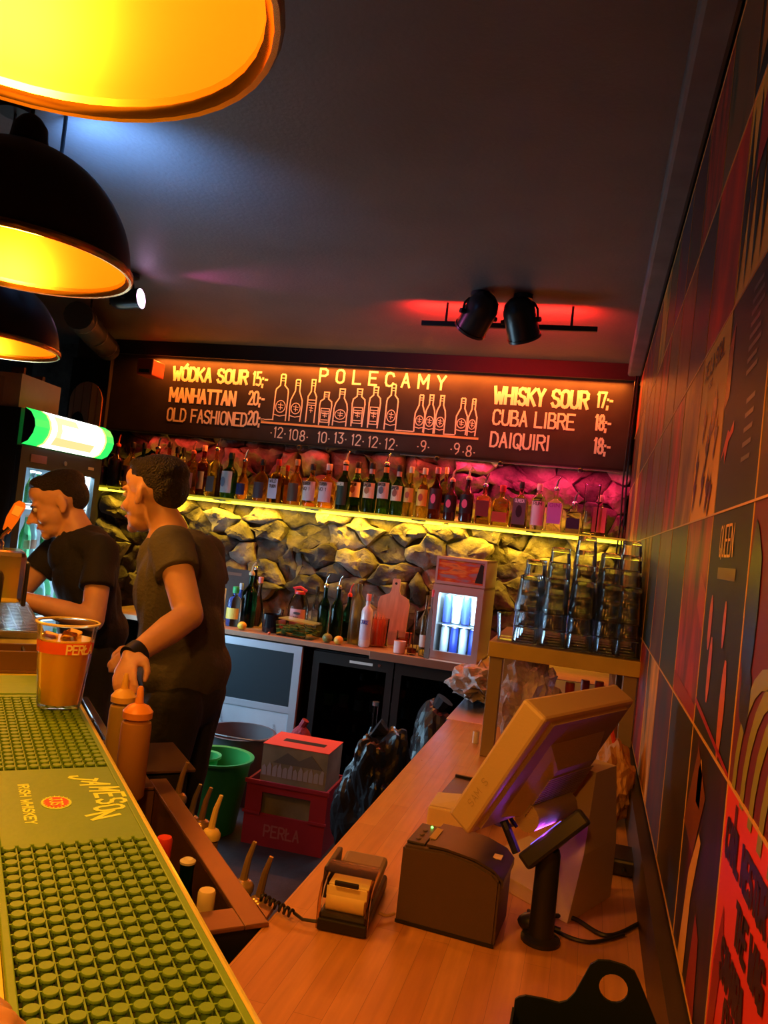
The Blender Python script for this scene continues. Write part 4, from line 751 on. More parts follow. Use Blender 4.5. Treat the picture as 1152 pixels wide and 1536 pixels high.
# hinge, stand arm and foot of the till
c0=T@Vector((Wd*.48,.06,th+.03))
G().tube([c0-e*.07+Vector((0,0,-.01)),c0+e*.07+Vector((0,0,-.01))],.024,16).build('hinge',m_beid,pt,smooth=True)
A=Vector((.0,1.56,CT)); ez=Vector((0,0,1)); ew=Vector((.86,-.51,0)).normalized(); ed=e
def q(o,u,wv,z): return o+ed*u+ew*wv+ez*z
st=[]; 
for (u,wv,z) in ((-.02,-.02,.001),(.16,-.02,.001),(.16,.035,.001),(-.02,.035,.001),(.01,-.015,.12),(.15,-.015,.12),(.15,.04,.12),(.01,.04,.12),(.06,-.035,.26),(.15,-.035,.26),(.15,.025,.26),(.06,.025,.26)): st.append(q(A,u,wv,z))
G().add(st,[(3,2,1,0),(8,9,10,11)]+[(a+b,a+(b+1)%4,a+4+(b+1)%4,a+4+b) for a in (0,4) for b in range(4)]).build('stand_arm',m_bei,pt)
G().prism([(p.x,p.y) for p in (q(A,-.02,-.022,0),q(A,-.0,-.20,0),q(A,.22,-.20,0),q(A,.18,-.022,0))],CT+.001,CT+.028).build('foot_plate',m_bei,pt)
ft=[(-.21,1.62),(-.17,1.56),(-.12,1.60)]
# cables of the till
def cable(label,pts,r=.004,m=BLACK,name='cable',n=24):
    P_=[Vector(p) for p in pts]; out=[]
    Q=[P_[0]]+P_+[P_[-1]]
    for i in range(1,len(Q)-2):
        for k in range(6):
            u=k/6; a,b,c,d=Q[i-1],Q[i],Q[i+1],Q[i+2]
            out.append(.5*((2*b)+(c-a)*u+(2*a-5*b+4*c-d)*u*u+(3*b-a-3*c+d)*u**3))
    out.append(P_[-1]); o=G().tube(out,r,7).build(name,m,None,smooth=True); return tag(o,label,'cable')
def on(px,py,y): return at_y(px,py,y)
cable('black cable looping from the underside of the till screen',[on(780,1180,1.5),on(762,1200,1.52),on(765,1225,1.5),on(775,1240,1.5)],.004)
cable('second black cable curving beside the till screen hinge',[on(800,1180,1.6),on(808,1205,1.58),on(830,1218,1.6)],.004)
cable('grey cable running under the till screen towards its stand',[on(735,1230,1.45),on(760,1238,1.5),on(800,1225,1.56),on(840,1200,1.6)],.0045,plain((.3,.22,.13),.5))
cable('black lead lying on the counter behind the pole display',[(-.03,1.52,CT+.006),(.03,1.54,CT+.006),(.09,1.50,CT+.006),(.15,1.58,CT+.006)],.004)
cable('second black lead crossing the counter behind the receipt printer',[(-.05,1.53,CT+.006),(.0,1.475,CT+.006),(.06,1.46,CT+.006),(.12,1.52,CT+.006)],.0035)
t=thing('cable_plug','black cable plug lying on the counter at the foot of the pole display','plug',(-.035,1.455,CT+.001)); G().ball((0,0,.018),(.03,.02,.017),12,8).build('plug_body',BLACKP,t,smooth=True); G().tube([(.028,0,.018),(.045,0,.016)],.005,8).build('strain_relief',BLACK,t)
t=thing('adapter','black power adapter lying by the wall behind the till stand','adapter',(.13,1.85,CT+.001)); G().bbox((-.035,-.05,0),(.03,.05,.035),.006).build('adapter_body',BLACKP,t); G().tube([(0,-.05,.015),(0,-.066,.014)],.005,8).build('strain_relief',BLACK,t)
# papers and black pad beyond the till
t=thing('black_pad','flat black tray lying on the counter beyond the till screen','tray',(-.25,2.12,CT+.001),math.radians(-3)); G().bbox((-.07,-.14,0),(.09,.14,.012),.003).build('tray_base',BLACKP,t); G().box((-.068,-.138,.0121),(.088,-.13,.018)).box((-.068,.13,.0121),(.088,.138,.018)).build('tray_lip',BLACK,t)
for k,(x,y,z,s) in enumerate(((-.255,1.90,.0,.055),(-.245,1.66,.0,.06))):
    t=thing('paper_stack',('small stack of cream receipts just behind the till screen edge','cream paper pad between the receipt printer and the black tray')[1-k],'paper',(x,y,CT+.001),.2*k)
    m=plain((.8,.6,.32),.7); G().bbox((-s,-s*1.1,0),(s,s*1.1,.055-.02*k),.004).build('paper_block',m,t); G().add([(-s*.95,-s,.056-.02*k),(s*.9,-s*.9,.056-.02*k),(s*.95,s,.066-.02*k),(-s*.9,s*.9,.056-.02*k)],[(0,1,2,3)]).box((-s*.9,-s*.9,.0552-.02*k),(s*.9,s*.9,.0558-.02*k)).build('top_sheet',plain((.85,.68,.4),.7),t)
# pole display
t=thing('pole_display','black pole-mounted display head tilted on a round pole with blue-lit strip','display',(-.022,1.435,CT+.001))
G().lathe([(.034,0),(.034,.006),(.023,.012),(.0215,.02),(.0205,.15),(.018,.158)],18).build('pole',BLACKP,t,smooth=True)
hd=Matrix.Translation(Vector((0,-.01,.175)))@Matrix.Rotation(math.radians(12),4,'Z')@Matrix.Rotation(math.radians(-44),4,'Y')@Matrix.Rotation(math.radians(-24),4,'X')
G().bbox((-.058,-.022,-.017),(.075,.024,.013),.005,hd).build('display_head',BLACKP,t)
G().box((-.03,-.0105,.0135),(.035,.019,.0145),hd).build('blue_strip',glow('strip_glow_violet',(.2,.12,1),2.),t)
al=area('violet_light',tuple(hd@Vector((0,.005,.016))),(.06,.02),.38,(.35,.05,1),parent=t,spread=math.radians(110)); al.rotation_euler=(Vector((-.45,.1,1))).to_track_quat('-Z','Y').to_euler()
G().tube([(-.0,-.01,.155),(0,-.01,.18)],.009,8).build('head_bracket',BLACK,t); G().tube([(-.055,.0,.14),(-.075,.005,.175),(-.085,.01,.19)],.008,8).build('side_arm',BLACK,t)
# ================================================================ RECEIPT PRINTER
pr_=thing('receipt_printer','boxy dark receipt printer with curved lid and green light on the wooden counter','printer',(-.183,1.375,CT+.001),math.radians(-4))
m_prn=mat('dark_printer_plastic',(.10,.065,.045),.5,bump=.08,bs=300)
T=TR((0,0,0))
pf=[(-.0865,0),(.088,0),(.088,.108),(.075,.12),(.04,.131),(-.01,.137),(-.0865,.132)]
bm=bmesh.new(); 
a_=[bm.verts.new((x,0,z)) for x,z in pf]; b2=[bm.verts.new((x,.125,z+(.0 if z<.05 else .0))) for x,z in pf]
bm.faces.new(a_); bm.faces.new(b2[::-1]); [bm.faces.new((a_[i],b2[i],b2[(i+1)%7],a_[(i+1)%7])) for i in range(7)]
bmesh.ops.recalc_face_normals(bm,faces=bm.faces[:]); bmesh.ops.bevel(bm,geom=bm.edges[:],offset=.004,segments=2,affect='EDGES')
G().bm(bm).build('printer_body',m_prn,pr_)
G().prism([(-.045,.1376),(-.01,.1385),(.04,.133),(.076,.121),(.0895,.108),(.0895,.098),(.0925,.098),(.0925,.110),(.078,.1245),(.042,.1365),(-.01,.1425),(-.045,.1425)],-.12,-.004,Matrix.Rotation(PI/2,4,'X')).build('lid',mat('printer_lid',(.05,.038,.028),.35),pr_,smooth=True)
G().bbox((-.083,.012,.1335),(-.05,.11,.1385),.0015).build('button_panel',mat('printer_panel',(.04,.03,.022),.4),pr_)
for k in range(3): G().lathe([(.005,0),(.004,.0015)],12,TR((-.067,.03+.022*k,.139))).build('button',m_prn,pr_,smooth=True)
G().ball((-.06,.095,.1395),.0025,8,6).build('power_light',glow('indicator_green',(.15,1,.1),5),pr_)
G().add([(-.048,.03,.145),(-.036,.03,.144),(-.036,.085,.144),(-.048,.085,.145)],[(0,1,2,3)]).box((-.047,.031,.1402),(-.037,.084,.1436)).build('paper_tab',plain((.6,.4,.15),.6),pr_)
G().bbox((.062,.05,.127),(.079,.07,.1292),.0004,TR((0,0,0),(0,0,0))).build('sticker',plain((.9,.65,.3),.6),pr_)
G().box((-.0865,-.0015,.0),(.088,-.0001,.006)).build('base_line',BLACK,pr_)
# ================================================================ CARD TERMINAL
tt=thing('card_terminal','small card terminal with clear cover over two strips of white paper roll','card terminal',(-.345,1.335,CT+.001),math.radians(4))
m_tb=mat('terminal_body',(.03,.024,.02),.35)
X90=Matrix.Rotation(PI/2,4,'X')
G().bbox((-.042,-.035,0),(.042,.16,.028),.006).build('terminal_body',m_tb,tt)
G().bbox((-.041,.03,.029),(.041,.155,.05),.008,TR((0,0,0),(math.radians(6),0,0))).build('keypad_head',mat('terminal_head',(.28,.2,.16),.3),tt)
G().lathe([(.024,-.033),(.024,.033)],22,TR((0,-.004,.043),(0,PI/2,0))).build('paper_roll',plain((.9,.7,.3),.6),tt,smooth=True)
G().box((-.034,-.0305,.05),(.036,-.0298,.066),TR((0,0,0),(math.radians(-6),0,0))).bbox((-.034,-.012,.0655),(.036,.028,.068),.0005).build('paper_strip',plain((.95,.78,.35),.6),tt)
for x in (-.044,.038):
    g=G().prism([(-.036,.0),(-.04,.05),(-.03,.07),(-.005,.082),(.04,.084),(.04,.076),(-.003,.074),(-.024,.062),(-.032,.045),(-.03,0)],x,x+.006,Matrix(((0,0,1,0),(1,0,0,0),(0,1,0,0),(0,0,0,1))))
    g.build('cover_side',thin('terminal_cover',(.8,.65,.4),3.,.1),tt)
G().prism([(-.006,.0835),(.04,.0855),(.04,.0875),(-.006,.0855)],-.044,.044,Matrix(((0,0,1,0),(1,0,0,0),(0,1,0,0),(0,0,0,1)))).build('clear_cover',thin('terminal_clear_lid',(.75,.65,.5),3.,.1),tt)
G().bbox((-.02,-.0345,.074),(.022,-.030,.083),.002).build('latch',BLACK,tt)
G().bbox((-.055,.03,.02),(-.0445,.13,.075),.003).build('side_block',m_tb,tt)
G().bbox((-.041,-.042,0.001),(.043,-.0352,.02),.002).build('rear_plate',BLACK,tt)
pts=[Vector((-.39,1.30,CT+.008)),Vector((-.42,1.30,CT+.008))]
cw_=[]
for i in range(70):
    u=i/69; cw_.append(Vector((-.43-.075*u,1.300+.035*u+.006*math.cos(u*44),CT+.012+.006*math.sin(u*44))))
tag(G().tube([Vector((-.385,1.30,CT+.010)),Vector((-.41,1.295,CT+.010))]+cw_,.0028,6).build('coiled_cord',BLACK,None,smooth=True),'black coiled cord running from the card terminal over the counter edge','cord')
cable('short pale lead between the card terminal and the receipt printer',[(-.298,1.375,CT+.012),(-.285,1.38,CT+.008),(-.274,1.395,CT+.008)],.003,plain((.5,.3,.12),.5),n=4)
# ================================================================ BLACK STANDING FILE
t=thing('file_holder','black plastic stand-up holder with a round hole at the near end of the counter','file holder',(0,0,CT+.001))
m_fh=mat('black_green_plastic',(.008,.016,.008),.45)
def fhp(y): 
    pts=[(772,1500),(778,1496),(788,1494),(815,1499),(838,1505),(850,1502),(862,1490),(876,1465),(886,1447),(897,1441),(915,1442),(938,1449),(952,1458),(960,1475),(975,1512),(988,1545)]
    return [( (q_:=at_y(a,b,y)).x, q_.z-CT-.001) for a,b in pts]
P0=fhp(1.0); x0=P0[0][0]-.002; x1=.142; poly=[(x0,.0),(x1,.0)]+[(min(x,x1),z) for x,z in P0[::-1]]
cxh=at_y(920,1483,1.0); hc=(cxh.x,cxh.z-CT-.001); hr=.0165
bm=bmesh.new(); ov=[bm.verts.new((x,0,z)) for x,z in poly]; hv=[bm.verts.new((hc[0]+hr*math.cos(i*PI/10),0,hc[1]+hr*math.sin(i*PI/10))) for i in range(20)]
oe=[bm.edges.new((ov[i],ov[(i+1)%len(ov)])) for i in range(len(ov))]; he=[bm.edges.new((hv[i],hv[(i+1)%20])) for i in range(20)]
bmesh.ops.triangle_fill(bm,edges=oe+he,use_beauty=True)
rg=bmesh.ops.extrude_face_region(bm,geom=bm.faces[:]); bmesh.ops.translate(bm,verts=[g_ for g_ in rg['geom'] if isinstance(g_,bmesh.types.BMVert)],vec=(0,.004,0)); bmesh.ops.recalc_face_normals(bm,faces=bm.faces[:])
G().bm(bm,Matrix.Translation((0,1.0,0))).build('front_sheet',m_fh,t)
G().box((x0,.90,0),(x0+.003,.9995,.118)).box((x1-.003,.90,0),(x1,.9995,.1)).box((x0,.90,0),(x1,.9995,.003)).box((x0,.897,0),(x1,.8995,.11)).build('box_sides',m_fh,t)
# ================================================================ FRONT BAR
AB=math.atan2(.683,.730)
bar=thing('front_bar','front bar with a varnished top carrying the rubber mats, pint cup and tap','bar counter',(0,0,0),AB)
m_bar=mat('varnished_bar_top',(.75,.66,.10),.25,var=.15,vs_=4,stretch=(8,1,1),coat=.4)
G().bbox((-.45,.15,BT-.04),(.222,3.45,BT),.004).build('bar_top',m_bar,bar)
G().box((-.40,.5,0),(.19,3.4,BT-.041)).build('bar_body',BLACK,bar)
def bw(t_,s_,z=0.): return Vector((t_*.7302-s_*.6832,t_*.6832+s_*.7302,z))
def ts(p): return (p.x*.7302+p.y*.6832,-p.x*.6832+p.y*.7302)
def at_t(px,py,t_):
    d=ray(px,py); k=t_/(d.x*.7302+d.y*.6832); return Vector((0,0,CZ))+d*k
m_mat=mat('olive_rubber',(.17,.34,.02),.5,var=.06,bump=.05,bs=80); m_matd=mat('mat_gap_shade',(.012,.02,.006),.6)  # mat base coloured dark to stand for shade in the gaps between nubs
bmx=thing('bar_mat','long olive rubber bar mat with round nubs and raised lettering along the front bar','bar mat',(0,0,BT+.0008),AB)
T0,T1=.064,.210
G().box((T0,.40,0),(T1,1.44,.0015)).build('mat_base',m_matd,bmx)
g=G()
for a,b in (((T0,.40,.0016),(T0+.0065,1.44,.0085)),((T1-.0065,.40,.0016),(T1,1.44,.0085)),((T0+.0065,.40,.0016),(T1-.0065,.412,.0085)),((T0+.0065,1.428,.0016),(T1-.0065,1.44,.0085))): g.bbox(a,b,.001)
g.build('border',m_mat,bmx)
G().bbox((T0+.0066,.818,.0016),(T1-.0066,1.045,.0086),.001).build('print_panel',m_mat,bmx)
pit=.0133; g=G(); g2=G(); nub=None; k_=0
def nubmesh(g,x,y): g.lathe([(.0036,.0017),(.0036,.0088),(.0056,.0090),(.0056,.0104),(.0052,.0109)],12,TR((x,y,0)))
for reg,(s0,s1) in enumerate(((.412,.818),(1.045,1.428))):
    nr=int((s1-s0)/.0160); ps=(s1-s0)/nr
    gl=G()
    for j in range(1,nr): gl.box((T0+.0065,s0+ps*j-.0008,.0016),(T1-.0065,s0+ps*j+.0008,.0066))
    for i in range(1,10): x=T0+.0065+pit*i; gl.box((x-.0007,s0,.0016),(x+.0007,s1,.0068))
    gl.build('lattice',m_mat,bmx)
    gs=G()
    for j in range(nr):
        for i in range(10):
            x=T0+.0065+pit*(i+.5); y=s0+ps*(j+.5)
            if reg==0:
                if nub is None:
                    q_=G(); nubmesh(q_,0,0); nub=q_.build('rubber_nub',m_mat,bmx,smooth=True); nub.location=(x,y,0)
                else:
                    c=nub.copy(); C.objects.link(c); c.location=(x,y,0)
            else: nubmesh(gs,x,y)
    if reg==1: tag(gs.build('rubber_nubs',m_mat,bmx,smooth=True),kind='stuff')
# lettering on the mat: reads from the bartender's side, along the bar
m_let=mat('raised_mat_print',(.75,1.,.08),.5)
g=G(); word='JAMESON'; s_c=.93
for i,ch in enumerate(word):
    a=(i-3)/3.; s_=1.005-.022*i; tt_=.168+.018*(1-a*a)-.012
    ang=a*.35; ey=Vector((math.cos(ang),math.sin(ang),0)); ex=Vector((math.sin(ang),-math.cos(ang),0))
    strokes(g,GL[ch],Vector((tt_,s_+.008,.0088)),ex*.013,ey*.030,.0048,Vector((0,0,1)))
g.build('lettering',m_let,bmx)
g=G(); text(g,'IRISH WHISKEY',(.096,.992,.0088),(0,-1,0),(1,0,0),.010,.0082,.0024,.35,Vector((0,0,1))); g.build('lettering',m_let,bmx)
G().lathe([(.0195,.0087),(.0195,.0092)],28,TR((.13,.925,0),(0,0,0),(.8,1,1))).build('badge_ring',m_let,bmx)
G().lathe([(.0165,.0093),(.0165,.0096)],24,TR((.13,.925,0),(0,0,0),(.8,1,1))).build('badge',plain((.7,.08,.02),.5),bmx)
g=G(); text(g,'JJS',(.124,.936,.0098),(0,-1,0),(1,0,0),.012,.006,.0018,.3,Vector((0,0,1)))
for k in range(20): a=k*PI/10; strokes(g,[[(.0125*math.cos(a),.0155*math.sin(a)),(.0155*math.cos(a),.019*math.sin(a))]],Vector((.13,.925,.0098)),Vector((1,0,0)),Vector((0,1,0)),.0012,Vector((0,0,1)))
g.build('badge_lettering',m_let,bmx)
m2=thing('bar_mat','short smooth olive mat beyond the ribbed one, next to the tap','bar mat',tuple(bw(0,0,BT+.0008)),AB)
G().bbox((.064,1.445,0),(.212,1.60,.007),.002).build('mat_base',m_mat,m2); G().bbox((.07,1.45,.0071),(.206,1.595,.009),.001).build('raised_panel',m_mat,m2)
# pint cup
t=thing('beer_cup','clear plastic cup of orange drink with a red print band on the nubbed mat','cup',tuple(bw(.176,1.352,BT+.0124)))
G().lathe([(0,0),(.032,0),(.0335,.004),(.0375,.05),(.0385,.052),(.0455,.128),(.0475,.131),(.0475,.134),(.0440,.132),(.0372,.052),(.0322,.006),(0,.005)],28,cap=False).build('cup_wall',thin('cup_plastic',(.99,.98,.96),.8),t,smooth=True)
G().lathe([(.0474,.1312),(.0495,.1325),(.0495,.1345),(.047,.1355),(.0455,.134)],28,cap=False).build('rim',mat('cup_rim',(1,.85,.4),.2,trans=.3,ior=1.2),t,smooth=True)
md=mat('orange_drink',(1.,.55,.06),.2); md.node_tree.nodes['Principled BSDF'].inputs['Subsurface Weight'].default_value=.45; md.node_tree.nodes['Principled BSDF'].inputs['Subsurface Scale'].default_value=.05; md.node_tree.nodes['Principled BSDF'].inputs['Subsurface Radius'].default_value=(1,.5,.2)
G().lathe([(0,.0055),(.0315,.0065),(.0365,.052),(.0418,.108),(0,.1082)],24,cap=False).build('drink',md,t,smooth=True)
g=G()
for k,(x,y,z,rr) in enumerate(((-.018,-.02,.104,.3),(.012,-.012,.107,.8),(0.0,.015,.108,.2))): g.bbox((-.011,-.011,-.009),(.011,.011,.011),.003,TR((x,y,z),(rr,.2,rr)))
g.build('ice_cubes',glass((1,.9,.6),.1,1.2),t)
yaw_c=math.atan2(-.79,1.1)
def band(name,z0,z1,a0,a1,m,dr=.0006): 
    f=lambda z:.0385+(z-.052)/.076*.007+dr
    return G().lathe([(f(z0),z0),(f(z1),z1)],16,None,0,False,a0,a1).build(name,m,t,smooth=True)
ac=-PI/2-yaw_c*.9
band('print_band',.088,.106,ac-1.35,ac+1.3,mat('cup_print_red',(.9,.12,.03),.5,alpha=.9))
g=G(); word='PERŁA'
for i,ch in enumerate(word):
    a=ac+.12+.21*i; rr=.0437; o=Vector((rr*math.cos(a),rr*math.sin(a),.0895)); strokes(g,GL[ch],o,Vector((-math.sin(a),math.cos(a),0))*.0068,Vector((math.cos(a)*.0014,math.sin(a)*.0014,.0135)),.0026,Vector((math.cos(a),math.sin(a),0)))
g.build('lettering',mat('cup_print_pale',(1,.8,.35),.5),t)
# ---- tap tower with handle
tp=thing('tap_tower','chrome beer tap tower with an orange paddle handle on the front bar','beer tap',tuple(bw(.073,1.97,BT+.0008)),AB)
G().bbox((-.19,-.06,.10),(.075,.06,.215),.012).build('cross_box',mat('polished_tap_steel',(.75,.68,.55),.16,1.),tp)
G().lathe([(.055,0),(.055,.008),(.038,.014),(.036,.099)],22,TR((-.12,0,0))).build('column',CHROME,tp,smooth=True)
G().tube([(.02,-.0605,.16),(.02,-.09,.16),(.02,-.10,.13),(.02,-.10,.06)],[.012,.012,.011,.009],10).build('spout',BLACKP,tp,smooth=True)
G().bbox((.0755,-.03,.09),(.085,.03,.19),.004).build('side_plate',BLACKP,tp)
h0=Vector((.015,0,.216)); h1=Vector((.035,.0,.262))
G().tube([h0,h0+Vector((.006,0,.03)),h1],[.009,.007,.008],12).lathe([(.014,0),(.014,.012),(.009,.02)],14,TR(tuple(h0))).build('handle_stem',CHROME,tp,smooth=True)
hT=TR((.043,0,.292),(0,math.radians(20),0),(.55,.6,.52))
G().prism([(-.016,-.075),(.012,-.085),(.02,-.02),(.022,.05),(.012,.065),(-.012,.065),(-.024,.045),(-.026,-.02)],-.009,.009,hT@Matrix.Rotation(PI/2,4,'X')).build('tap_handle',mat('orange_tap_handle',(.8,.3,.06),.3,coat=.5),tp)
G().prism([(-.016,-.0),(.014,.0),(.016,.045),(-.018,.04)],.0095,.0105,hT@Matrix.Rotation(PI/2,4,'X')).build('handle_badge',plain((.95,.6,.25),.4),tp)
tr=thing('drip_tray','steel drip tray with a slotted grid shining blue-white behind the cup','drip tray',tuple(bw(.135,2.36,BT+.0008)),AB)
G().box((-.14,-.30,0),(.085,.30,.003)).box((-.14,-.30,.003),(-.135,.3,.014)).box((.08,-.30,.003),(.085,.3,.014)).box((-.135,-.30,.003),(.08,-.295,.014)).box((-.135,.295,.003),(.08,.3,.014)).build('tray_pan',DSTEEL,tr)
g=G()
for k in range(24): g.box((-.134,-.29+.0245*k,.0145),(.079,-.283+.0245*k,.0165))
for k in range(9): g.box((-.13+.0255*k,-.294,.0125),(-.126+.0255*k,.294,.0144))
g.build('grid',plain((.8,.82,.85),.18,1.),tr)
bx=thing('bar_caddy','low dark brown caddy box on the bar just beyond the smooth mat','caddy',tuple(bw(.145,1.70,BT+.0008)),AB)
G().bbox((-.075,-.045,0),(.065,.045,.006),.001).bbox((-.075,-.045,.006),(.065,-.039,.042),.001).bbox((-.075,.039,.006),(.065,.045,.042),.001).bbox((-.075,-.039,.006),(-.069,.039,.042),.001).bbox((.059,-.039,.006),(.065,.039,.042),.001).build('box_body',mat('brown_caddy',(.14,.07,.03),.4),bx)
G().box((-.002,-.0388,.0061),(.002,.0388,.038)).build('divider',BLACK,bx)
# ================================================================ WORK STATION BEHIND THE BAR (rail, sink)
m_rail=mat('brown_rail_metal',(.3,.15,.07),.3,.5,var=.1)
rl=thing('bottle_well','brown metal bottle well with flat rim between the front bar and the wooden counter','bottle well',(0,0,0),AB)
G().box((.232,1.30,.56),(.49,1.92,.565)).build('well_floor',m_rail,rl)
G().box((.488,1.30,.565),(.492,1.92,.849)).build('well_wall',mat('polished_well_wall',(.34,.18,.09),.12,.8),rl)
G().box((.232,1.916,.565),(.487,1.92,.849)).build('end_wall',m_rail,rl)
G().box((.232,1.292,.565),(.487,1.296,.849)).build('end_wall',m_rail,rl)
G().bbox((.488,1.235,.85),(.53,1.98,.858),.002).build('outer_rim',m_rail,rl)
G().bbox((.228,1.921,.85),(.4875,2.034,.858),.002).build('corner_plate',m_rail,rl)
G().bbox((.228,1.235,.85),(.4875,1.30,.858),.002).prism([(.5305,1.235+.017),(.5305,1.30),(.568,1.30)],.85,.858).build('near_rim',m_rail,rl)
G().box((.232,1.24,.0),(.484,1.29,.5)).box((.232,1.24,.5),(.512,1.2405,.849)).build('front_apron',BLACK,rl)
sk=thing('sink_station','dark underbar sink station with steel basin between the bar and the standing men','sink',(0,0,0),AB)
G().box((.232,2.04,.0),(.60,2.28,.845)).box((.232,2.281,0),(.46,2.86,.80)).build('cabinet',BLACK,sk)
G().bbox((.228,2.038,.85),(.62,2.29,.858),.002).build('side_top',mat('dark_station_top',(.12,.07,.045),.35,.4),sk)
G().box((.228,2.291,.81),(.46,2.86,.813)).bbox((.228,2.291,.85),(.25,2.86,.858),.002).bbox((.44,2.291,.85),(.462,2.86,.858),.002).bbox((.2505,2.291,.85),(.4395,2.33,.858),.002).bbox((.2505,2.55,.85),(.4395,2.58,.858),.002).bbox((.2505,2.84,.85),(.4395,2.86,.858),.002).build('steel_basin',plain((.4,.4,.42),.25,1.),sk)
for k,(t_,s_) in enumerate(((.40,2.45),(.40,2.70))):
    q_=thing('sauce_pot',('small round pot with reddish lid in the near sink bay','small round pot with reddish lid in the far sink bay')[k],'pot',tuple(bw(t_-.02,s_,.814)),AB)
    G().lathe([(.028,0),(.032,.04)],18).build('pot_body',DSTEEL,q_,smooth=True); G().lathe([(.034,.0402),(.034,.048),(.03,.05)],18).build('lid',plain((.55,.16,.08),.4),q_,smooth=True)
# squeeze bottles
def squeeze(label,px,py,body,top,fill,H=.19,R=.031,dt=0):
    p=at_z(px,py,.8585); t=thing('squeeze_bottle',label,'bottle',(p.x,p.y,.859),0,'squeeze bottles at the bar corner')
    G().lathe([(R*.9,0),(R,.006),(R,H*.78),(R*.95,H*.84),(R*.7,H*.87),(R*.7,H*.88)],20).build('bottle_body',mat('squeeze_plastic',body,.35,trans=.45,ior=1.15),t,smooth=True)
    G().lathe([(R*.9,.003),(R*.93,.008),(R*.93,H*fill)],18).build('sauce',top[1],t,smooth=True)
    G().lathe([(R*.75,H*.885),(R*.98,H*.89),(R*1.0,H*.96),(R*.7,H*1.02),(R*.3,H*1.05),(R*.2,H*1.22),(R*.12,H*1.24)],20).build('nozzle_cap',top[0],t,smooth=True)
squeeze('orange-capped squeeze bottle of dark sauce at the corner of the bar mat',192,1196,(.8,.4,.12),(plain((.95,.35,.05),.4),plain((.08,.03,.01),.4)),.62,.205,.034)
squeeze('yellow squeeze bottle standing behind the orange-capped one',172,1160,(.85,.6,.15),(plain((.9,.55,.1),.4),plain((.7,.4,.08),.4)),.8,.20,.031)
# bottles in the well
def wellb(label,px,py,zt,R,kind,col,cap,**k):
    p=at_t(px,py,zt); zt=p.z; a,b=ts(p); a=min(max(a,.232+R+.003),.485-R); b=min(max(b,1.30+R),1.91-R); p=bw(a,b); return bottle(label,p.x,p.y,.566,zt-.566-.018,R,kind,col,k.pop('lab',None),(.2,.6),cap,group='bottles in the brown well',**k)
wellb('bottle with a bright red cap in the brown well beside the mat edge',247,1256,.42,.034,'cyl',(.5,.15,.05),(.9,.06,.03))
gb=wellb('green bottle with white foil top in the brown well',283,1280,.445,.036,'beer',(.02,.35,.05),None)
G().lathe([(.0145,gb.get('h',0)),(.0148,gb.get('h',0)+.004),(.009,gb.get('h',0)+.008),(.004,gb.get('h',0)+.005)],14).build('foil_top',plain((.85,.8,.6),.5),gb,smooth=True)
wellb('bottle with a broad cream cap in the near corner of the brown well',311,1336,.45,.034,'cyl',(.5,.3,.1),(.95,.8,.4))
# speed rail outside the well with pourer-topped bottles
sr=thing('speed_rail','dark narrow speed rail holding pourer-topped bottles outside the brown well','bottle rail',(0,0,0),AB)
G().box((.545,1.41,.5),(.66,2.03,.505)).box((.656,1.41,.505),(.66,2.03,.60)).box((.545,1.41,.505),(.549,2.03,.60)).build('rail_body',DSTEEL,sr)
for k in (0,1): G().box((.5315,1.42+.5*k,.58),(.5445,1.46+.5*k,.62)).build('bracket',DSTEEL,sr)
for i,(px,py,col,sp_,l) in enumerate(((272,1152,DARK,plain((.45,.28,.1),.3,.6),'dark bottle with tall bronze pourer at the far end of the speed rail'),(291,1185,AMB,plain((.3,.25,.2),.3,.7),'bottle with clear pourer and foil collar, second in the speed rail'),
    (307,1190,DARK,plain((.4,.25,.12),.3,.6),'bottle with dim bronze pourer beside the cream spout'),(322,1202,AMB,plain((.95,.7,.2),.4),'bottle with thick cream-yellow plastic spout in the speed rail'),
    (371,1273,AMB,plain((.6,.4,.15),.25,.5),'bottle with tall amber pourer near the counter end of the speed rail'),(395,1296,DARK,plain((.5,.32,.12),.25,.6),'dark-collared bottle with bronze pourer, last in the speed rail by the counter'))):
    p=at_t(px,py,(.570,.586,.602,.60,.60,.60)[i]); R=(.022,.021,.021,.032,.034,.034)[i]; zt=p.z; a,b=ts(p); b=max(b,1.445); H=zt-.506-.075
    bt=bottle(l,p.x,p.y,.506,H,R,'wine',col,(.3,.2,.1),(.2,.5),None,group='pourer bottles in the speed rail',rz=.4)
    n=.0125; pourer(bt,H,n*1.4,sp_,.074,tilt=.12)
    G().lathe([(n*1.45,H-.04),(n*1.5,H-.016)],12,None,0,False).build('foil_collar',plain((.7,.45,.15),.3,.6),bt,smooth=True)
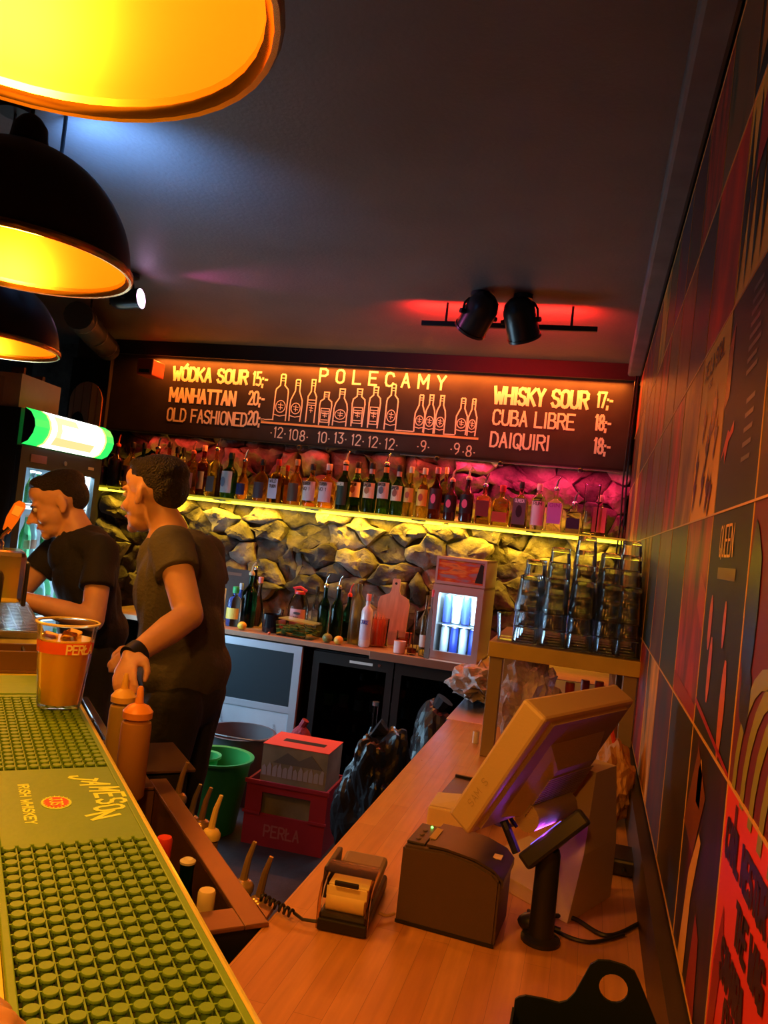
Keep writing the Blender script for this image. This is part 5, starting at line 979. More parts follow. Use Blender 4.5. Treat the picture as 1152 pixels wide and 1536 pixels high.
# customer's fingertips at the near end of the bar
# ================================================================ PENDANT LAMPS
m_lo=mat('dark_bronze_enamel',(.035,.02,.014),.38,.6); m_li=mat('gold_lamp_inside',(.33,.13,.015),.3,.5); m_lr=mat('brass_rim',(.9,.5,.12),.2,1.)
LR=.2
def lamp(i,c,label):
    t=thing('pendant_lamp',label,'lamp',c,0,'dome pendant lamps over the bar')
    R=LR; P1=[]; 
    for k in range(15): a=PI/2*k/14*.93; P1.append((R*math.cos(a),R*1.02*math.sin(a)))
    G().lathe([(R+.001,0)]+P1[1:]+[(.028,R*1.03)],40,cap=False).build('shade_outside',m_lo,t,smooth=True)
    G().lathe([(r-.004,z-.002) for r,z in P1]+[(.02,R*1.0)],40,None,0,False).build('shade_inside',m_li,t,smooth=True)
    G().lathe([(R-.009,.006),(R-.008,-.001),(R-.004,-.004),(R-.001,-.009),(R+.004,-.010),(R+.007,-.004),(R+.006,.004),(R+.001,.007)],44,None,0,False).build('rim',m_lr,t,smooth=True)
    G().lathe([(.03,R*1.02),(.034,R*1.05),(.030,R*1.2),(.018,R*1.28),(.006,R*1.32)],18).build('lamp_cap',m_lo,t,smooth=True)
    G().tube([(0,0,R*1.3),(0,0,CEIL-c[2]-.02)],.004,6).build('cord',BLACK,t)
    G().lathe([(.05,CEIL-c[2]-.022),(.05,CEIL-c[2]-.001)],18).build('ceiling_rose',m_lo,t,smooth=True)
    G().lathe([(.014,R*.95),(.016,R*.72),(.014,R*.70)],12).build('bulb_socket',BLACK,t,smooth=True)
    G().ball((0,0,R*.52),(.032,.032,.04),14,10).build('bulb',glow('warm_bulb',(1,.45,.06),5),t,smooth=True)
    point('lamp_light',(0,0,R*.2),P_LAMP,ORANGE,.045,t)
lamp(0,(-.456,.466,1.905),'nearest dome lamp, seen from below with its glowing yellow inside')
lamp(1,(-1.056,1.19,1.945),'middle dome lamp with dark outside and orange inside, partly cut by the frame')
lamp(2,(-1.80,1.96,1.96),'farthest of the three dome lamps, above the tall cooler\'s side')
lamp(3,(.02-.1,-.35,1.93),'extra dome lamp added unseen behind the camera to light the counter and right wall')  # added out of view as fill for counter, printer and right wall
# ================================================================ CEILING SPOTS
def ctube(name,m,parent,c,d,prof_,n=18):
    d=Vector(d).normalized(); T=Matrix.Translation(Vector(c))@d.to_track_quat('Z','Y').to_matrix().to_4x4()
    return G().lathe(prof_,n,T).build(name,m,parent,smooth=True),T
def par(label,c,d,lens_m,R=.075,L=.17,ceil=None):
    c=Vector(c); t=thing('ceiling_spotlight',label,'spotlight',c); m_=mat('spot_housing',(.018,.017,.017),.32)
    o,T=ctube('housing',m_,t,(0,0,0),d,[(R*.45,-L*.62),(R*.8,-L*.5),(R*.98,-L*.3),(R,0),(R,L*.42),(R*1.06,L*.43),(R*1.06,L*.5)])
    ctube('lens',lens_m,t,(0,0,0),d,[(R*.98,L*.502),(R*.6,L*.52),(R*.05,L*.53)])
    pts=[]
    dd=Vector(d).normalized(); sd=dd.cross(Vector((0,0,1))).normalized()
    h=CEIL-c.z
    for k in range(9):
        a=PI*k/8; pts.append(sd*(R*1.15*math.cos(a))+Vector((0,0,(h-.025)*math.sin(a)**.7)))
    G().tube(pts,.006,6).build('yoke',m_,t)
    for s_ in (-1,1): G().tube([sd*(s_*R*.98),sd*(s_*R*1.32)],.012,8).build('knob',m_,t)
    G().lathe([(.045,h-.02),(.045,h-.001)],18).build('ceiling_plate',m_,t,smooth=True)
    g=G()
    for k in range(4): g.box((-.02,-.028+.016*k,-.004),(.02,-.020+.016*k,.004),T@TR((0,0,-L*.6)))
    tag(g.build('cooling_fins',m_,t),kind='stuff'); return t
par('black ceiling spotlight with rounded housing, nearer the doorless left of the red-lit pair'.replace('doorless left','menu end'),(-.615,3.6,2.575),(-.5,.55,-.75),plain((.05,.05,.05),.1))
par('black ceiling spotlight tilted downward beside the other, closer to the record wall',(-.42,3.62,2.56),(.25,.6,-.9),plain((.05,.05,.05),.1))
l3=par('ceiling spotlight at the far end of the ceiling with a glowing pink-white lens',(-2.36,3.45,2.55),(1,.12,.12),glow('lens_pink_white',(1,.55,1),12),.05,.14)
spot('pink_beam',(.09,.01,.012),(2,.1,.35),P_BLUE*.22,(1,.15,.6),math.radians(40),.8,.03,l3)
# red light bar added behind the spotlight pair to make the ceiling glow, blue wash lamp behind the middle dome lamp
t=thing('added_red_bar','slim black light bar added behind the spotlight pair to make the red ceiling glow','light bar',(-.50,3.78,2.575))
G().bbox((-.42,-.02,-.012),(.42,.0,.012),.002).build('bar_housing',BLACK,t); G().box((-.41,.0002,-.008),(.41,.002,.008)).build('red_strip',glow('strip_glow_red',(1,.02,.01),3),t)
for x in (-.3,.3): G().tube([(x,-.01,.011),(x,-.01,.1045)],.006,8).build('hanger',BLACK,t)
area('red_beam',(-.05,.004,0),(.8,.012),P_RED,(1,.015,.01),(PI/2+math.radians(48),0,0),t,math.radians(150))
t=thing('wash_light','small blue wash light hanging behind the middle dome lamp, colouring the ceiling','wash light',(-1.62,2.02,2.33))
G().bbox((-.04,-.04,-.05),(.04,.04,.05),.006).build('housing',BLACK,t); G().lathe([(.032,.0505),(.03,.054)],14).build('lens',glow('lens_blue',(.3,.55,1),3),t); G().tube([(-.05,0,0),(-.05,0,CEIL-2.33-.001)],.006,6).build('hanger',BLACK,t)
spot('blue_beam',(0,0,.06),(.04,.30,.42),P_BLUE,(.14,.38,1),math.radians(108),1.,.03,t)
# the pair of ceiling spotlights throws warm red on the back counter
spot('counter_beam',(-.68,3.68,2.47),(-1.5,4.6,.9),45.,(1,.13,.08),math.radians(75),.8,.04)
spot('corner_beam',(-.39,3.70,2.44),(-.2,4.85,1.25),30.,(1,.04,.14),math.radians(70),.8,.04)
# ducts and small box in the dark far corner
t=thing('air_duct','dark duct running under the ceiling at the far dark end','duct',(0,0,0))
G().tube([(-2.75,3.6,2.50),(-3.0,4.1,2.52),(-3.25,4.6,2.55)],.075,14).build('duct_pipe',plain((.03,.03,.03),.6),t,smooth=True)
for k in range(3): 
    p=Vector((-2.80-.17*k,3.70+.35*k,2.507+.014*k)); G().lathe([(.079,-.012),(.079,.012)],16,Matrix.Translation(p)@Vector((-.25,.5,.02)).to_track_quat('Z','Y').to_matrix().to_4x4(),0,False).build('clamp_ring',DSTEEL,t)
G().tube([(-2.9,3.9,2.585),(-2.9,3.9,CEIL-.001)],.006,6).build('hanger',BLACK,t)
p=at_y(207,541,4.6)
t=thing('wall_fuse_box','small box with red light painted on beside the far end of the menu board','box',(p.x,4.78,p.z-.02))
G().bbox((-.07,-.08,-.05),(.05,.075,.06),.008).build('box_body',plain((.35,.05,.03),.35),t); G().bbox((-.05,-.084,-.035),(.03,-.0805,-.012),.001).build('slot_cover',BLACK,t)  # red lighting on the box is put into its base colour
# arch of upright slats on the back wall beyond the cooler
ar=thing('slatted_arch','arched panel of upright wooden slats with a small dark arch, above the tall cooler','arched panel',(0,4.76,0))
xs=[at_y(px,630,4.75).x for px in (99,106,118,130,140,149)]; zc=at_y(125,600,4.75).z; cxm=(xs[0]+xs[-1])/2; ra=(xs[-1]-xs[0])/2
for k in range(5):
    a,b=xs[k]+.004,xs[k+1]-.004; tz=lambda x:zc-.02+math.sqrt(max(0,ra*ra-(x-cxm)**2))*1.15
    G().prism([(a,zc-.42),(b,zc-.42),(b,tz(b)),((a+b)/2,tz((a+b)/2)),(a,tz(a))],-.012,.0,Matrix.Rotation(PI/2,4,'X')).build('slat',plain((.95,.32,.06) if k>2 else (.45,.2,.1),.6),ar)  # slats on the lit side are brighter orange, light painted into the colour
G().prism([(cxm-.05+.06*math.cos(math.radians(q_)),zc-.2+.12*math.sin(math.radians(q_))) for q_ in range(0,181,30)]+[(cxm-.11,zc-.42),(cxm+.01,zc-.42)],.0005,.004,Matrix.Rotation(PI/2,4,'X')).build('small_arch',BLACK,ar)
G().box((xs[0]-.02,.0125,zc-.45),(xs[-1]+.02,.02,zc+.3)).build('backing',BLACK,ar)
# ================================================================ TALL COOLER
tc=thing('tall_cooler','tall black drinks cooler with a glowing green and white sign above its lit glass door','cooler',(-3.04,3.62,0))
CX=.29; CYa,CYb=-.32,.34
G().box((-CX,CYa,.08),(CX-.03,CYa+.03,1.95)).box((-CX,CYb-.03,.08),(CX-.03,CYb,1.95)).box((-CX,CYa+.03,.08),(-CX+.03,CYb-.03,1.95)).box((-CX+.03,CYa+.03,.08),(CX-.03,CYb-.03,.16)).box((-CX+.03,CYa+.03,1.72),(CX-.03,CYb-.03,1.95)).build('body',mat('black_cooler_body',(.012,.012,.013),.5),tc)
G().box((-CX+.031,CYa+.032,.165),(-CX+.04,CYb-.032,1.715)).build('back_liner',plain((.8,.85,.88),.5),tc)
G().box((-CX+.041,CYa+.031,.165),(CX-.035,CYa+.036,1.715)).box((-CX+.041,CYb-.036,.165),(CX-.035,CYb-.031,1.715)).build('side_liner',plain((.75,.8,.85),.5),tc)
dr=G().box((CX-.028,CYa,.09),(CX,CYa+.05,1.765)).box((CX-.028,CYb-.05,.09),(CX,CYb,1.765)).box((CX-.028,CYa+.05,.09),(CX,CYb-.05,.15)).box((CX-.028,CYa+.05,1.66),(CX,CYb-.05,1.765)).build('door',BLACK,tc)
G().box((CX-.018,CYa+.05,.15),(CX-.013,CYb-.05,1.66)).build('glass_pane',thin('cooler_pane',(.95,.98,1.),.6),dr)
G().bbox((CX+.001,CYa+.01,.9),(CX+.02,CYa+.03,1.25),.004).build('handle',DSTEEL,dr)
G().lathe([(.012,0),(.012,.004)],14,TR((CX,.02,1.71),(0,PI/2,0))).build('lock',DSTEEL,dr); G().box((CX,.22,1.70),(CX+.002,.27,1.715)).build('badge',plain((.5,.35,.15),.4),dr); G().box((CX,-.25,1.69),(CX+.003,-.13,1.73)).build('thermometer',plain((.25,.08,.08),.3),dr)
hp=[(.0,1.772),(.035,1.79),(.06,1.83),(.068,1.865),(.06,1.90),(.035,1.935),(.0,1.952)]
def sect(y0,y1,dx=0,lo=0,hi=6):
    g=G(); n=len(hp); vs=[(CX+x+dx,y,z) for y in (y0,y1) for x,z in hp]; g.add(vs,[(i,i+1,n+i+1,n+i) for i in range(lo,hi)]); return g
def solid(y0,y1):
    n=len(hp); return G().add([(CX-.005+x,y,z) for y in (y0,y1) for x,z in hp],[tuple(range(n)),tuple(range(2*n-1,n-1,-1)),(0,n,2*n-1,n-1)]+[(i,n+i,n+i+1,i+1) for i in range(n-1)])
sg=solid(CYa,CYb).build('sign_box',glow('sign_green',(.02,.75,.10),1.5),tc,smooth=False)
sect(CYa+.12,CYb-.09,-.002).build('sign_white',glow('sign_white',(1,.98,.85),3.2),sg,smooth=True)
for a,b in ((CYa+.105,CYa+.12),(CYb-.09,CYb-.075)): sect(a,b,-.0015).build('sign_gold_line',glow('sign_gold',(1,.8,.2),1.6),sg,smooth=True)
sect(-.16,.02,.001,4,5).build('sign_mark',glow('sign_mark_gold',(1,.75,.3),1.8),sg); sect(-.16,-.12,.001,2,5).build('sign_mark',glow('sign_mark_gold',(1,.75,.3),1.8),sg); sect(-.16,.17,.001,1,2).build('sign_mark',glow('sign_mark_red',(1,.5,.2),1.7),sg)
for y in (CYa,CYb): 
    n=len(hp); G().add([(CX-.006+x*1.02,y+(.0015 if y>0 else -.0015),z) for x,z in hp],[tuple(range(n))]).build('sign_cap',plain((.02,.25,.05),.4) if y>0 else BLACK,sg)
for k,z in enumerate((.55,.88,1.19,1.47)):
    G().box((-CX+.045,CYa+.04,z),(CX-.04,CYb-.04,z+.006)).build('shelf',WHITE,tc)
    G().box((CX-.045,CYa+.04,z-.02),(CX-.041,CYb-.04,z+.012)).build('shelf_edge',glow('shelf_edge_white',(.7,.9,1),1.6),tc)
for y in (CYa+.05,CYb-.05): G().box((CX-.06,y-.006,.2),(CX-.05,y+.006,1.65)).build('light_tube',glow('tube_cool_white',(.6,.85,1),7),tc)
area('cooler_light_top',(CX-.1,0,1.70),(.1,.5),P_COOL*.35,(.5,.8,1),(0,math.radians(-20),0),tc)
area('cooler_light_door',(CX-.07,0,.95),(.5,1.3),P_COOL*.5,(.45,.75,1),(0,-PI/2,0),tc)
area('cooler_light_back',(-CX+.06,0,1.0),(.5,1.4),P_COOL*.15,(.5,.8,1),(0,PI/2,0),tc)
wp=glow('lamp_white',(.8,.92,1),40)
G().bbox((CX-.05,.16,1.235),(CX-.034,.29,1.30),.004).build('lamp_panel',wp,tc)
sv=['bottom','second','third','fourth','top']
for k,z in enumerate((.166,.5565,.8865,1.1965,1.4765)):
    H=(.24,.25,.24,.22,.17)[k]
    for i in range(7):
        q_=thing('beer_bottle',f'green beer bottle on the {sv[k]} shelf of the tall lit cooler','bottle',(-3.04+CX-.11-.03*(i%2),3.62-.25+.083*i,z+.001),PI/2,'beer bottles in the tall cooler')
        if k+i==0: pr_b,n_b=prof('beer',.24,.03)
        G().lathe([(r,zz*H/.24) for r,zz in pr_b],12).build('glass_body',glass((.15,.5,.2) if (k+i)%3 else (.4,.55,.5),.08,1.2),q_,smooth=True)
        G().lathe([(.0308,H*.2),(.0308,H*.42)],10,None,0,False,-PI/2-1,-PI/2+1).build('label',plain((.6,.65,.6) if i%2 else (.2,.5,.25),.5),q_); G().lathe([(.0135,H*.96),(.0145,H*1.01),(.01,H*1.02)],10).build('cap',plain((.6,.6,.5),.4),q_)
for y in (-.28,.28): G().box((-.2,y-.02,0),(.2,y+.02,.079)).build('foot',BLACK,tc)
# cardboard carton on the cooler
t=thing('cardboard_carton','brown printed carton lying on top of the tall cooler','carton',(-3.02,3.45,1.9525),math.radians(8))
G().box((-.22,-.15,0),(.18,.22,.17)).build('carton_body',mat('carton_card',(.45,.24,.15),.8,var=.1),t); G().box((-.21,-.1505,.02),(.09,-.1502,.15)).build('print_frame',plain((.35,.18,.11),.8),t)
for k in range(3): G().box((-.18+.09*k,-.1515,.04),(-.11+.09*k,-.1507,.05)).box((-.18+.09*k,-.1515,.09),(-.14+.09*k,-.1507,.12)).build('print_mark',plain((.12,.06,.04),.8),t)
G().box((-.22,.03,.1701),(.18,.05,.171)).build('tape',plain((.5,.35,.2),.4),t)
for k,(x,y,h,a) in enumerate(((-3.2,3.75,.28,.1),(-3.1,3.80,.24,-.15))):
    t=thing('timber_offcut',('tall pale timber offcut behind the carton on the cooler','shorter timber offcut leaning behind the carton on the cooler')[k],'timber',(x,y,1.9525),a)
    G().bbox((-.04,-.02,0),(.04,.0,h),.003,TR((0,0,.0),(0,.0,0))).build('board',plain((.22,.11,.07),.8),t); G().box((-.01,-.0215,h-.05),(.01,-.0203,h-.03)).build('knot',plain((.08,.04,.03),.8),t)
# ================================================================ ON THE FLOOR
# red crate
def crate():
    t=thing('beer_crate','dark red plastic beer crate with hand opening and faint lettering, under the carton','crate',(-1.275,3.70,0),math.radians(2))
    m_=mat('red_crate_plastic',(.32,.02,.035),.45,var=.1); a,b,h=.20,.15,.30
    g=G()
    for y in (-b,b-.012):
        g.box((-a,y,0),(a,y+.012,.15)).box((-a,y,.25),(a,y+.012,h)).box((-a,y,.15),(-.12,y+.012,.25)).box((.12,y,.15),(a,y+.012,.25))
    for x in (-a,a-.012): g.box((x,-b+.012,0),(x+.012,b-.012,.2)).box((x,-b+.012,.26),(x+.012,b-.012,h)).box((x,-b+.012,.2),(x+.012,-.05,.26)).box((x,.05,.2),(x+.012,b-.012,.26))
    g.box((-a+.012,-b+.012,.0),(a-.012,b-.012,.01)); g.build('crate_body',m_,t)
    g=G().box((-a-.008,-b-.008,.285),(a+.008,-b-.0005,h+.003)).box((-a-.008,-b-.008,.145),(-.12,-b-.0005,.157)).box((.12,-b-.008,.145),(a+.008,-b-.0005,.157)); g.build('crate_rim',m_,t)
    g=G(); text(g,'PERŁA',(-.09,-b-.0012,.05),EX,EZ,.05,.026,.008,.4,NZ); g.build('lettering',plain((.4,.12,.12),.6),t)
crate()
t=thing('drinks_carton','carton with red slotted top and pale peaked stripes standing in the red crate','carton',(-1.27,3.70,.0115),math.radians(2))
G().box((-.155,-.12,0),(.17,.125,.455)).build('carton_body',mat('carton_print',(.22,.2,.14),.7,var=.3,vs_=7),t)
G().box((-.157,-.122,.4555),(.172,.127,.458)).build('top_flap',plain((.75,.07,.04),.5),t); G().box((-.09,-.03,.4585),(.12,.02,.459)).build('slot',BLACK,t)
for k in range(12): G().prism([(-.15+.026*k,.31),(-.128+.026*k,.31),(-.128+.026*k,.345+.012*(k%3)),(-.139+.026*k,.36+.015*(k%2)),(-.15+.026*k,.35)],.1205,.1215,Matrix.Rotation(PI/2,4,'X')).build('printed_bottle',plain((.32,.3,.34),.6),t)
G().prism([(-.1,.375),(-.03,.43),(.03,.40),(.09,.435),(.15,.375)],.1205,.1212,Matrix.Rotation(PI/2,4,'X')).build('printed_hill',plain((.12,.11,.10),.6),t)
# buckets, handle
t=thing('green_bucket','green plastic bucket with a round inner ring on the floor beside the crate','bucket',(-1.67,3.62,0))
G().lathe([(0,0),(.12,0),(.165,.34),(.178,.345),(.178,.355),(.158,.352),(.115,.01),(0,.008)],28,cap=False).build('bucket_body',mat('green_plastic',(.03,.30,.06),.4),t,smooth=True)
G().lathe([(.07,.338),(.085,.345),(.085,.356),(.07,.352),(.066,.30),(.07,.338)],22,TR((-.06,-.03,0)),0,False).build('wringer_ring',mat('green_plastic_ring',(.05,.4,.1),.4),t,smooth=True)
t=thing('grey_tub','dark grey tub on the floor behind the green bucket','bucket',(-1.76,4.06,0)); G().lathe([(0,0),(.14,0),(.19,.36),(.2,.365),(.185,.366),(.135,.01),(0,.008)],28,cap=False).build('tub_body',plain((.1,.1,.11),.4),t,smooth=True); G().tube([(.2*math.cos(a),.2*math.sin(a)*.3-.1,.37) for a in [PI*k/8+PI for k in range(9)]],.005,6).build('handle',DSTEEL,t)
t=thing('mop_handle','brown wooden handle standing up out of the green bucket','handle',(-1.74,3.60,.012)); G().tube([(0,0,0),(-.012,.01,.55)],.016,10).build('shaft',plain((.32,.16,.11),.6),t); G().ball((-.012,.01,.555),.017,10,8).build('end_cap',plain((.25,.1,.08),.5),t)
t=thing('red_sack','small dark red net sack between the white cooler panel and the carton','bag',(-1.43,4.12,0)); G().ball((0,0,.22),(.09,.08,.22),14,12).build('bag_body',mat('red_net',(.25,.02,.04),.7,bump=.8,bs=60),t,smooth=True); G().tube([(0,0,.43),(.02,0,.47)],.02,8).build('tied_neck',plain((.25,.02,.04),.7),t)
m_tr=mat('black_bin_film',(.012,.012,.014),.33,bump=.12,bs=10)
t=crumple('bin_bag','big crumpled shiny black bin bag standing between the crate and the wooden counter','bin bag',(-.845,3.58,0),(.16,.15,.30),m_tr,5,3.2,.35,5); G().tube([(-.02,0,.55),(.01,.02,.6),(-.04,.01,.63)],[.05,.03,.05],9).build('twisted_top',m_tr,t,smooth=True)
t=crumple('bin_bag','second black bin bag slumped behind, against the dark bottle cooler','bin bag',(-.70,4.17,0),(.14,.14,.33),m_tr,9,4,.3,4); G().tube([(0,0,.64),(.03,.0,.69)],[.04,.05],9).build('twisted_top',m_tr,t,smooth=True)
t=thing('empty_bottle','empty clear bottle poking out on top of the black bags','bottle',(-1.02,4.08,0)); pr_c,_=prof('cyl',.62,.04); G().lathe(pr_c,16).build('glass_body',glass((.7,.72,.72),.05,1.3),t,smooth=True); G().lathe([(.018,.62),(.018,.64)],12).build('cap',STEEL,t)
# ================================================================ PEOPLE
def cone_piece(g,a,b,ra,rb,n=14):
    a,b=Vector(a),Vector(b); g.tube([a,a.lerp(b,.33),a.lerp(b,.66),b],[ra,ra+(rb-ra)*.33,ra+(rb-ra)*.66,rb],n); g.ball(a,ra*1.0,n,8); g.ball(b,rb*1.0,n,8)
def ell(g,c,r,R=None,T=None):
    M_=Matrix.Translation(Vector(c))@(R if R is not None else Matrix.Identity(4))
    if T is not None: M_=T@M_
    g.ball((0,0,0),r,18,12,M_)
def remesh(g,name,m,parent,vox=.007,sm=6,disp=0,seed=0,offs=(0,0,0)):
    me=bpy.data.meshes.new(name); me.from_pydata(g.v,[],g.f); o=bpy.data.objects.new(name,me); C.objects.link(o)
    md=o.modifiers.new('r','REMESH'); md.mode='VOXEL'; md.voxel_size=vox; md.use_smooth_shade=True
    if sm: s2=o.modifiers.new('s','SMOOTH'); s2.factor=.5; s2.iterations=sm
    dg=bpy.context.evaluated_depsgraph_get(); dg.update(); m2=bpy.data.meshes.new_from_object(o.evaluated_get(dg)); bpy.data.objects.remove(o)
    if disp:
        for v,nrm in [(v,v.normal.copy()) for v in m2.vertices]:
            p=v.co; k=noise.noise(Vector((p.x*9+seed,p.y*9,p.z*5)))+.6*noise.noise(Vector((p.x*20,p.y*20+seed,p.z*13))); v.co=p+nrm*(disp*k)
    m2.name=name; m2.materials.clear(); m2.materials.append(m)
    m2.polygons.foreach_set('use_smooth',[True]*len(m2.polygons))
    q_=bpy.data.objects.new(name,m2); C.objects.link(q_); q_.parent=parent; return q_
def head_pieces(g,T):
    ell(g,(0,.014,.038),(.076,.096,.084),T=T); ell(g,(0,-.028,-.02),(.060,.064,.078),T=T); ell(g,(0,-.042,-.075),(.045,.046,.038),T=T)
    ell(g,(0,-.079,-.098),(.02,.018,.018),T=T); ell(g,(0,-.052,.055),(.055,.04,.04),T=T)
    for s in (-1,1):
        ell(g,(s*.034,-.068,-.032),(.022,.022,.022),T=T); ell(g,(s*.028,-.083,.022),(.022,.012,.009),T=T)
        ell(g,(s*.077,.008,-.004),(.009,.018,.031),Matrix.Rotation(s*-.35,4,'Z')@Matrix.Rotation(-.15,4,'X'),T=T); ell(g,(s*.078,.002,-.024),(.008,.011,.013),T=T)
        ell(g,(s*.011,-.099,-.039),(.009,.010,.008),T=T)
    ns=[T@Vector(p) for p in ((0,-.084,.018),(0,-.094,.0),(0,-.110,-.018),(0,-.121,-.034))]; g.tube(ns,[.009,.0085,.0095,.011],10); g.ball(ns[-1],.0115,12,8)
    ell(g,(0,-.089,-.058),(.021,.011,.0055),T=T); ell(g,(0,-.087,-.069),(.019,.011,.0065),T=T)
def hand(g,w,d,up,k=1.,curl=.6,side=1,grip=None):
    # palm and five bent fingers; w wrist, d pointing direction, up the back of the hand
    w=Vector(w); d=Vector(d).normalized(); up=Vector(up); up=(up-d*up.dot(d)).normalized(); sd=d.cross(up)*side
    Rm=Matrix((sd,d,up)).transposed().to_4x4()
    ell(g,w+d*.047*k,(.040*k,.052*k,.015*k),Rm); cone_piece(g,w-d*.01,w+d*.03*k,.026*k,.024*k)
    for i,(o,L) in enumerate(((-.028,.066),(-.010,.076),(.009,.071),(.027,.056))):
        p=w+d*.088*k+sd*o*k; ang=0; pts=[w+d*.06*k+sd*o*.8*k,p]
        for j in range(3):
            ang+=curl*(.75+.2*j)*(.9+.1*i); p=p+(d*math.cos(ang)-up*math.sin(ang))*(L*(.45,.32,.23)[j]*k); pts.append(p)
        g.tube(pts,[.0095*k,.0095*k,.009*k,.0083*k,.0070*k],10); g.ball(pts[-1],.0072*k,10,6)
        for q_ in pts[1:-1]: g.ball(q_,.0094*k,10,6)
    tp_=[w+d*.018*k-sd*.022*k,w+d*.045*k-sd*.044*k-up*.010*k,w+d*.072*k-sd*.046*k-up*.028*k,w+d*.090*k-sd*.036*k-up*.040*k]
    g.tube(tp_,[.015*k,.012*k,.0105*k,.008*k],10); g.ball(tp_[-1],.0085*k,10,6); g.ball(tp_[1],.0122*k,10,6); g.ball(tp_[2],.0105*k,10,6)
def person(label,org,f,J,headT,skin,hair,shirt,trous,seed,hs=1.08,slv=.42):
    t=thing('person',label,'person',org); O_v=Vector(org); f=Vector(f).normalized(); l=Vector((-f.y,f.x,0))
    R=Matrix((l,-f,Vector((0,0,1)))).transposed().to_4x4()     # local: x to the person's left, -y forward
    J={k:Vector(v)-O_v for k,v in J.items()}; HT=Matrix.Translation(-O_v)@headT@Matrix.Scale(hs,4)
    g=G(); head_pieces(g,HT)
    hc=HT@Vector((0,.025,-.05)); cone_piece(g,hc,J['neck'],.054,.060); cone_piece(g,J['neck'],J['neck']+Vector((0,0,-.07)),.062,.08)
    ell(g,J['chest'],(.165,.105,.19),R); ell(g,J['belly'],(.145,.10,.17),R); ell(g,J['pelvis'],(.16,.11,.12),R)
    for s in 'lr':
        cone_piece(g,J['neck']+Vector((0,0,-.03)),J['sh'+s],.05,.055)
        cone_piece(g,J['sh'+s],J['el'+s],.052,.043); cone_piece(g,J['el'+s],J['el'+s].lerp(J['wr'+s],.35),.041,.043); cone_piece(g,J['el'+s].lerp(J['wr'+s],.35),J['wr'+s],.043,.027)
        hand(g,J['wr'+s],J['hd'+s],J['hu'+s],1.,J.get('cu'+s,Vector((.45,0,0))).x,1 if s=='l' else -1)
        cone_piece(g,J['hip'+s],J['kn'+s],.082,.055); cone_piece(g,J['kn'+s],J['an'+s],.056,.040)
        a=J['an'+s]; cone_piece(g,a+Vector((0,0,-.04)),a+f*.13+Vector((0,0,-.05)),.038,.03)
    remesh(g,'body',skin,t,.0062,4)
    # t-shirt
    g=G(); ell(g,J['chest'],(.182,.122,.20),R); ell(g,J['belly'],(.165,.125,.20),R); ell(g,J['pelvis']+Vector((0,0,.05)),(.180,.132,.13),R)
    cone_piece(g,J['neck']+Vector((0,0,-.045)),J['neck']+Vector((0,0,-.1)),.072,.1)
    for s in 'lr':
        cone_piece(g,J['neck']+Vector((0,0,-.05)),J['sh'+s],.062,.066); e_=J['sh'+s].lerp(J['el'+s],slv); g.tube([J['sh'+s],J['sh'+s].lerp(e_,.5),e_],[.066,.066,.069],16); g.ball(J['sh'+s],.067,14,10)
        cone_piece(g,J['sh'+s],J['belly']+l*(.1 if s=='l' else -.1),.06,.08)
    remesh(g,'t_shirt',shirt,t,.0075,3,.009,seed)
    # trousers
    g=G(); ell(g,J['pelvis']-Vector((0,0,.02)),(.168,.120,.12),R)
    for s in 'lr': cone_piece(g,J['hip'+s],J['kn'+s],.096,.070); cone_piece(g,J['kn'+s],J['an'+s]+Vector((0,0,.0)),.070,.058)
    remesh(g,'trousers',trous,t,.009,3,.008,seed+3)
    for s in 'lr':
        a=J['an'+s]; g=G(); cone_piece(g,a+Vector((0,0,-.035)),a+f*.14+Vector((0,0,-.048)),.046,.036); b0=a+Vector((0,0,-.085)); 
        g.box((-.045,-.20,0),(.045,.06,.02),Matrix.Translation(b0)@R); remesh(g,'shoe',BLACK,t,.007,2)
    # hair
    g=G(); ell(g,(0,.022,.068),(.079,.094,.059),T=HT); ell(g,(0,.058,.022),(.068,.056,.068),T=HT)
    for s in (-1,1): ell(g,(s*.057,.036,.045),(.020,.044,.038),T=HT)
    ell(g,(0,-.040,.094),(.055,.040,.026),T=HT)
    remesh(g,'hair',hair,t,.0045,3,.0012,seed+5)
    for s in (-1,1):
        G().ball((s*.029,-.0855,.004),(.0125,.008,.0085),12,8,HT).build('eye',plain((.7,.65,.6),.2),t,smooth=True); G().ball((s*.030,-.0925,.003),(.005,.0025,.005),10,6,HT).build('iris',plain((.05,.04,.03),.2),t)
        G().ball((s*.029,-.093,.019),(.019,.006,.0045),12,6,HT).build('eyebrow',hair,t,smooth=True)
    G().ball((0,-.098,-.0635),(.018,.005,.0055),12,6,HT).build('lips',plain((.45,.14,.10),.5),t,smooth=True)
    return t,J,HT,R
m_skin=mat('skin',(.62,.34,.22),.5,var=.06,vs_=12); m_skin.node_tree.nodes['Principled BSDF'].inputs['Subsurface Weight'].default_value=.12; m_skin.node_tree.nodes['Principled BSDF'].inputs['Subsurface Scale'].default_value=.02
m_hair=mat('dark_short_hair',(.02,.014,.010),.6,bump=1.,bs=160); m_tb_=mat('black_cotton',(.012,.012,.014),.85,bump=.15,bs=90); m_tg=mat('charcoal_cotton',(.10,.095,.08),.9,bump=.25,bs=90); m_je=mat('dark_trousers',(.022,.022,.024),.85,bump=.2,bs=60)
def headM(pos,yaw,pitch,roll=0): return Matrix.Translation(Vector(pos))@Matrix.Rotation(yaw,4,'Z')@Matrix.Rotation(pitch,4,'X')@Matrix.Rotation(roll,4,'Y')
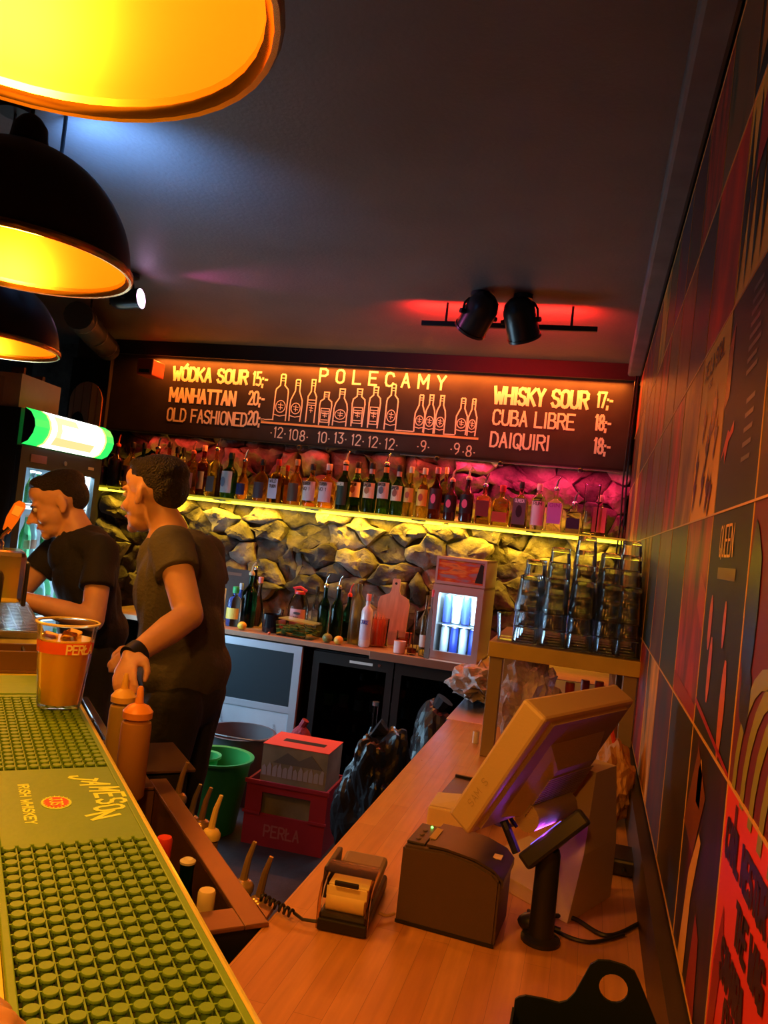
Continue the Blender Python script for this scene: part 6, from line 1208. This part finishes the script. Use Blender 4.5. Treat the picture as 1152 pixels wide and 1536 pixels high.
# standing man in profile, left arm reaching down to the sink.  Head looks along -x and a little away
f1=(-1,.12,0)
J1=dict(pelvis=(-1.235,2.36,.96),belly=(-1.26,2.36,1.10),chest=(-1.285,2.36,1.27),neck=(-1.355,2.36,1.455),
 shl=(-1.25,2.20,1.415),ell=(-1.105,2.09,1.225),wrl=(-1.15,1.885,1.125),hdl=(-.12,-.25,-1),hul=(-.75,-.5,.1),
 shr=(-1.30,2.53,1.395),elr=(-1.28,2.60,1.13),wrr=(-1.50,2.50,1.02),hdr=(-.9,-.1,-.4),hur=(0,0,1),
 hipl=(-1.22,2.27,.92),hipr=(-1.24,2.45,.92),knl=(-1.235,2.25,.50),knr=(-1.27,2.47,.50),anl=(-1.21,2.25,.09),anr=(-1.24,2.48,.09))
p1,J_,H1,R1=person('man in a charcoal t-shirt and black wristband, in profile, reaching down to the sink',(-1.24,2.36,0),f1,J1,headM((-1.422,2.355,1.566),-PI/2-math.radians(9),math.radians(6)),m_skin,m_hair,m_tg,m_je,1)
wv=(J_['wrl']-J_['ell']).normalized(); wc_=J_['wrl']-wv*.012
G().lathe([(.030,-.020),(.034,-.018),(.034,.018),(.030,.020)],18,Matrix.Translation(wc_)@wv.to_track_quat('Z','Y').to_matrix().to_4x4()).build('wristband',BLACK,p1,smooth=True)
# man in black with bowed head, hands together at the tap
f2=(-.62,-.78,0)
J2=dict(pelvis=(-1.93,2.86,.95),belly=(-1.95,2.84,1.08),chest=(-1.975,2.82,1.235),neck=(-2.015,2.79,1.405),
 shl=(-1.835,2.71,1.335),ell=(-1.765,2.60,1.085),wrl=(-2.01,2.46,1.150),hdl=(-.75,-.3,.12),hul=(.1,-.3,1),
 shr=(-2.155,2.90,1.34),elr=(-2.26,2.78,1.10),wrr=(-2.12,2.52,1.14),hdr=(.1,-.5,-.05),hur=(0,0,1),
 hipl=(-1.87,2.82,.92),hipr=(-2.01,2.93,.92),knl=(-1.87,2.80,.50),knr=(-2.03,2.92,.50),anl=(-1.86,2.83,.09),anr=(-2.02,2.96,.09),cul=(.8,0,0),cur=(.8,0,0))
p2,J2_,H2,R2=person('man in a black t-shirt with bowed head, busy with his hands before the lit cooler',(-1.94,2.86,0),f2,J2,headM((-2.085,2.755,1.50),-PI/2+math.radians(38),math.radians(24)),m_skin,m_hair,m_tb_,m_je,8,slv=.55)
t=thing('phone','small dark card reader held in the hands of the man in black','device',(-2.13,2.42,1.120)); G().bbox((-.035,-.06,0),(.03,.05,.014),.004,TR((0,0,0),(.1,0,.3))).build('device_body',BLACKP,t); G().box((-.025,-.05,.0145),(.02,.02,.0155),TR((0,0,0),(.1,0,.3))).build('screen',plain((.05,.06,.08),.1),t)
# fingertips of a customer at the near end of the bar
p=at_z(22,1522,BT+.03)
t=thing('person','customer at the near end of the bar, only the fingertips on the edge in view','person',(p.x-.092,p.y-.092,BT+.012))
g=G(); hand(g,(0,-.02,.02),(.55,.75,0),(0,0,1),1.,.25,1); cone_piece(g,(-.14,-.2,.02),(0,-.02,.02),.04,.027); remesh(g,'hand',m_skin,t,.004,3)
G().lathe([(.046,-.03),(.048,.03)],16,Matrix.Translation((-.11,-.16,.02))@Vector((.14,.18,0)).to_track_quat('Z','Y').to_matrix().to_4x4(),0,False).build('cuff',BLACK,t,smooth=True)
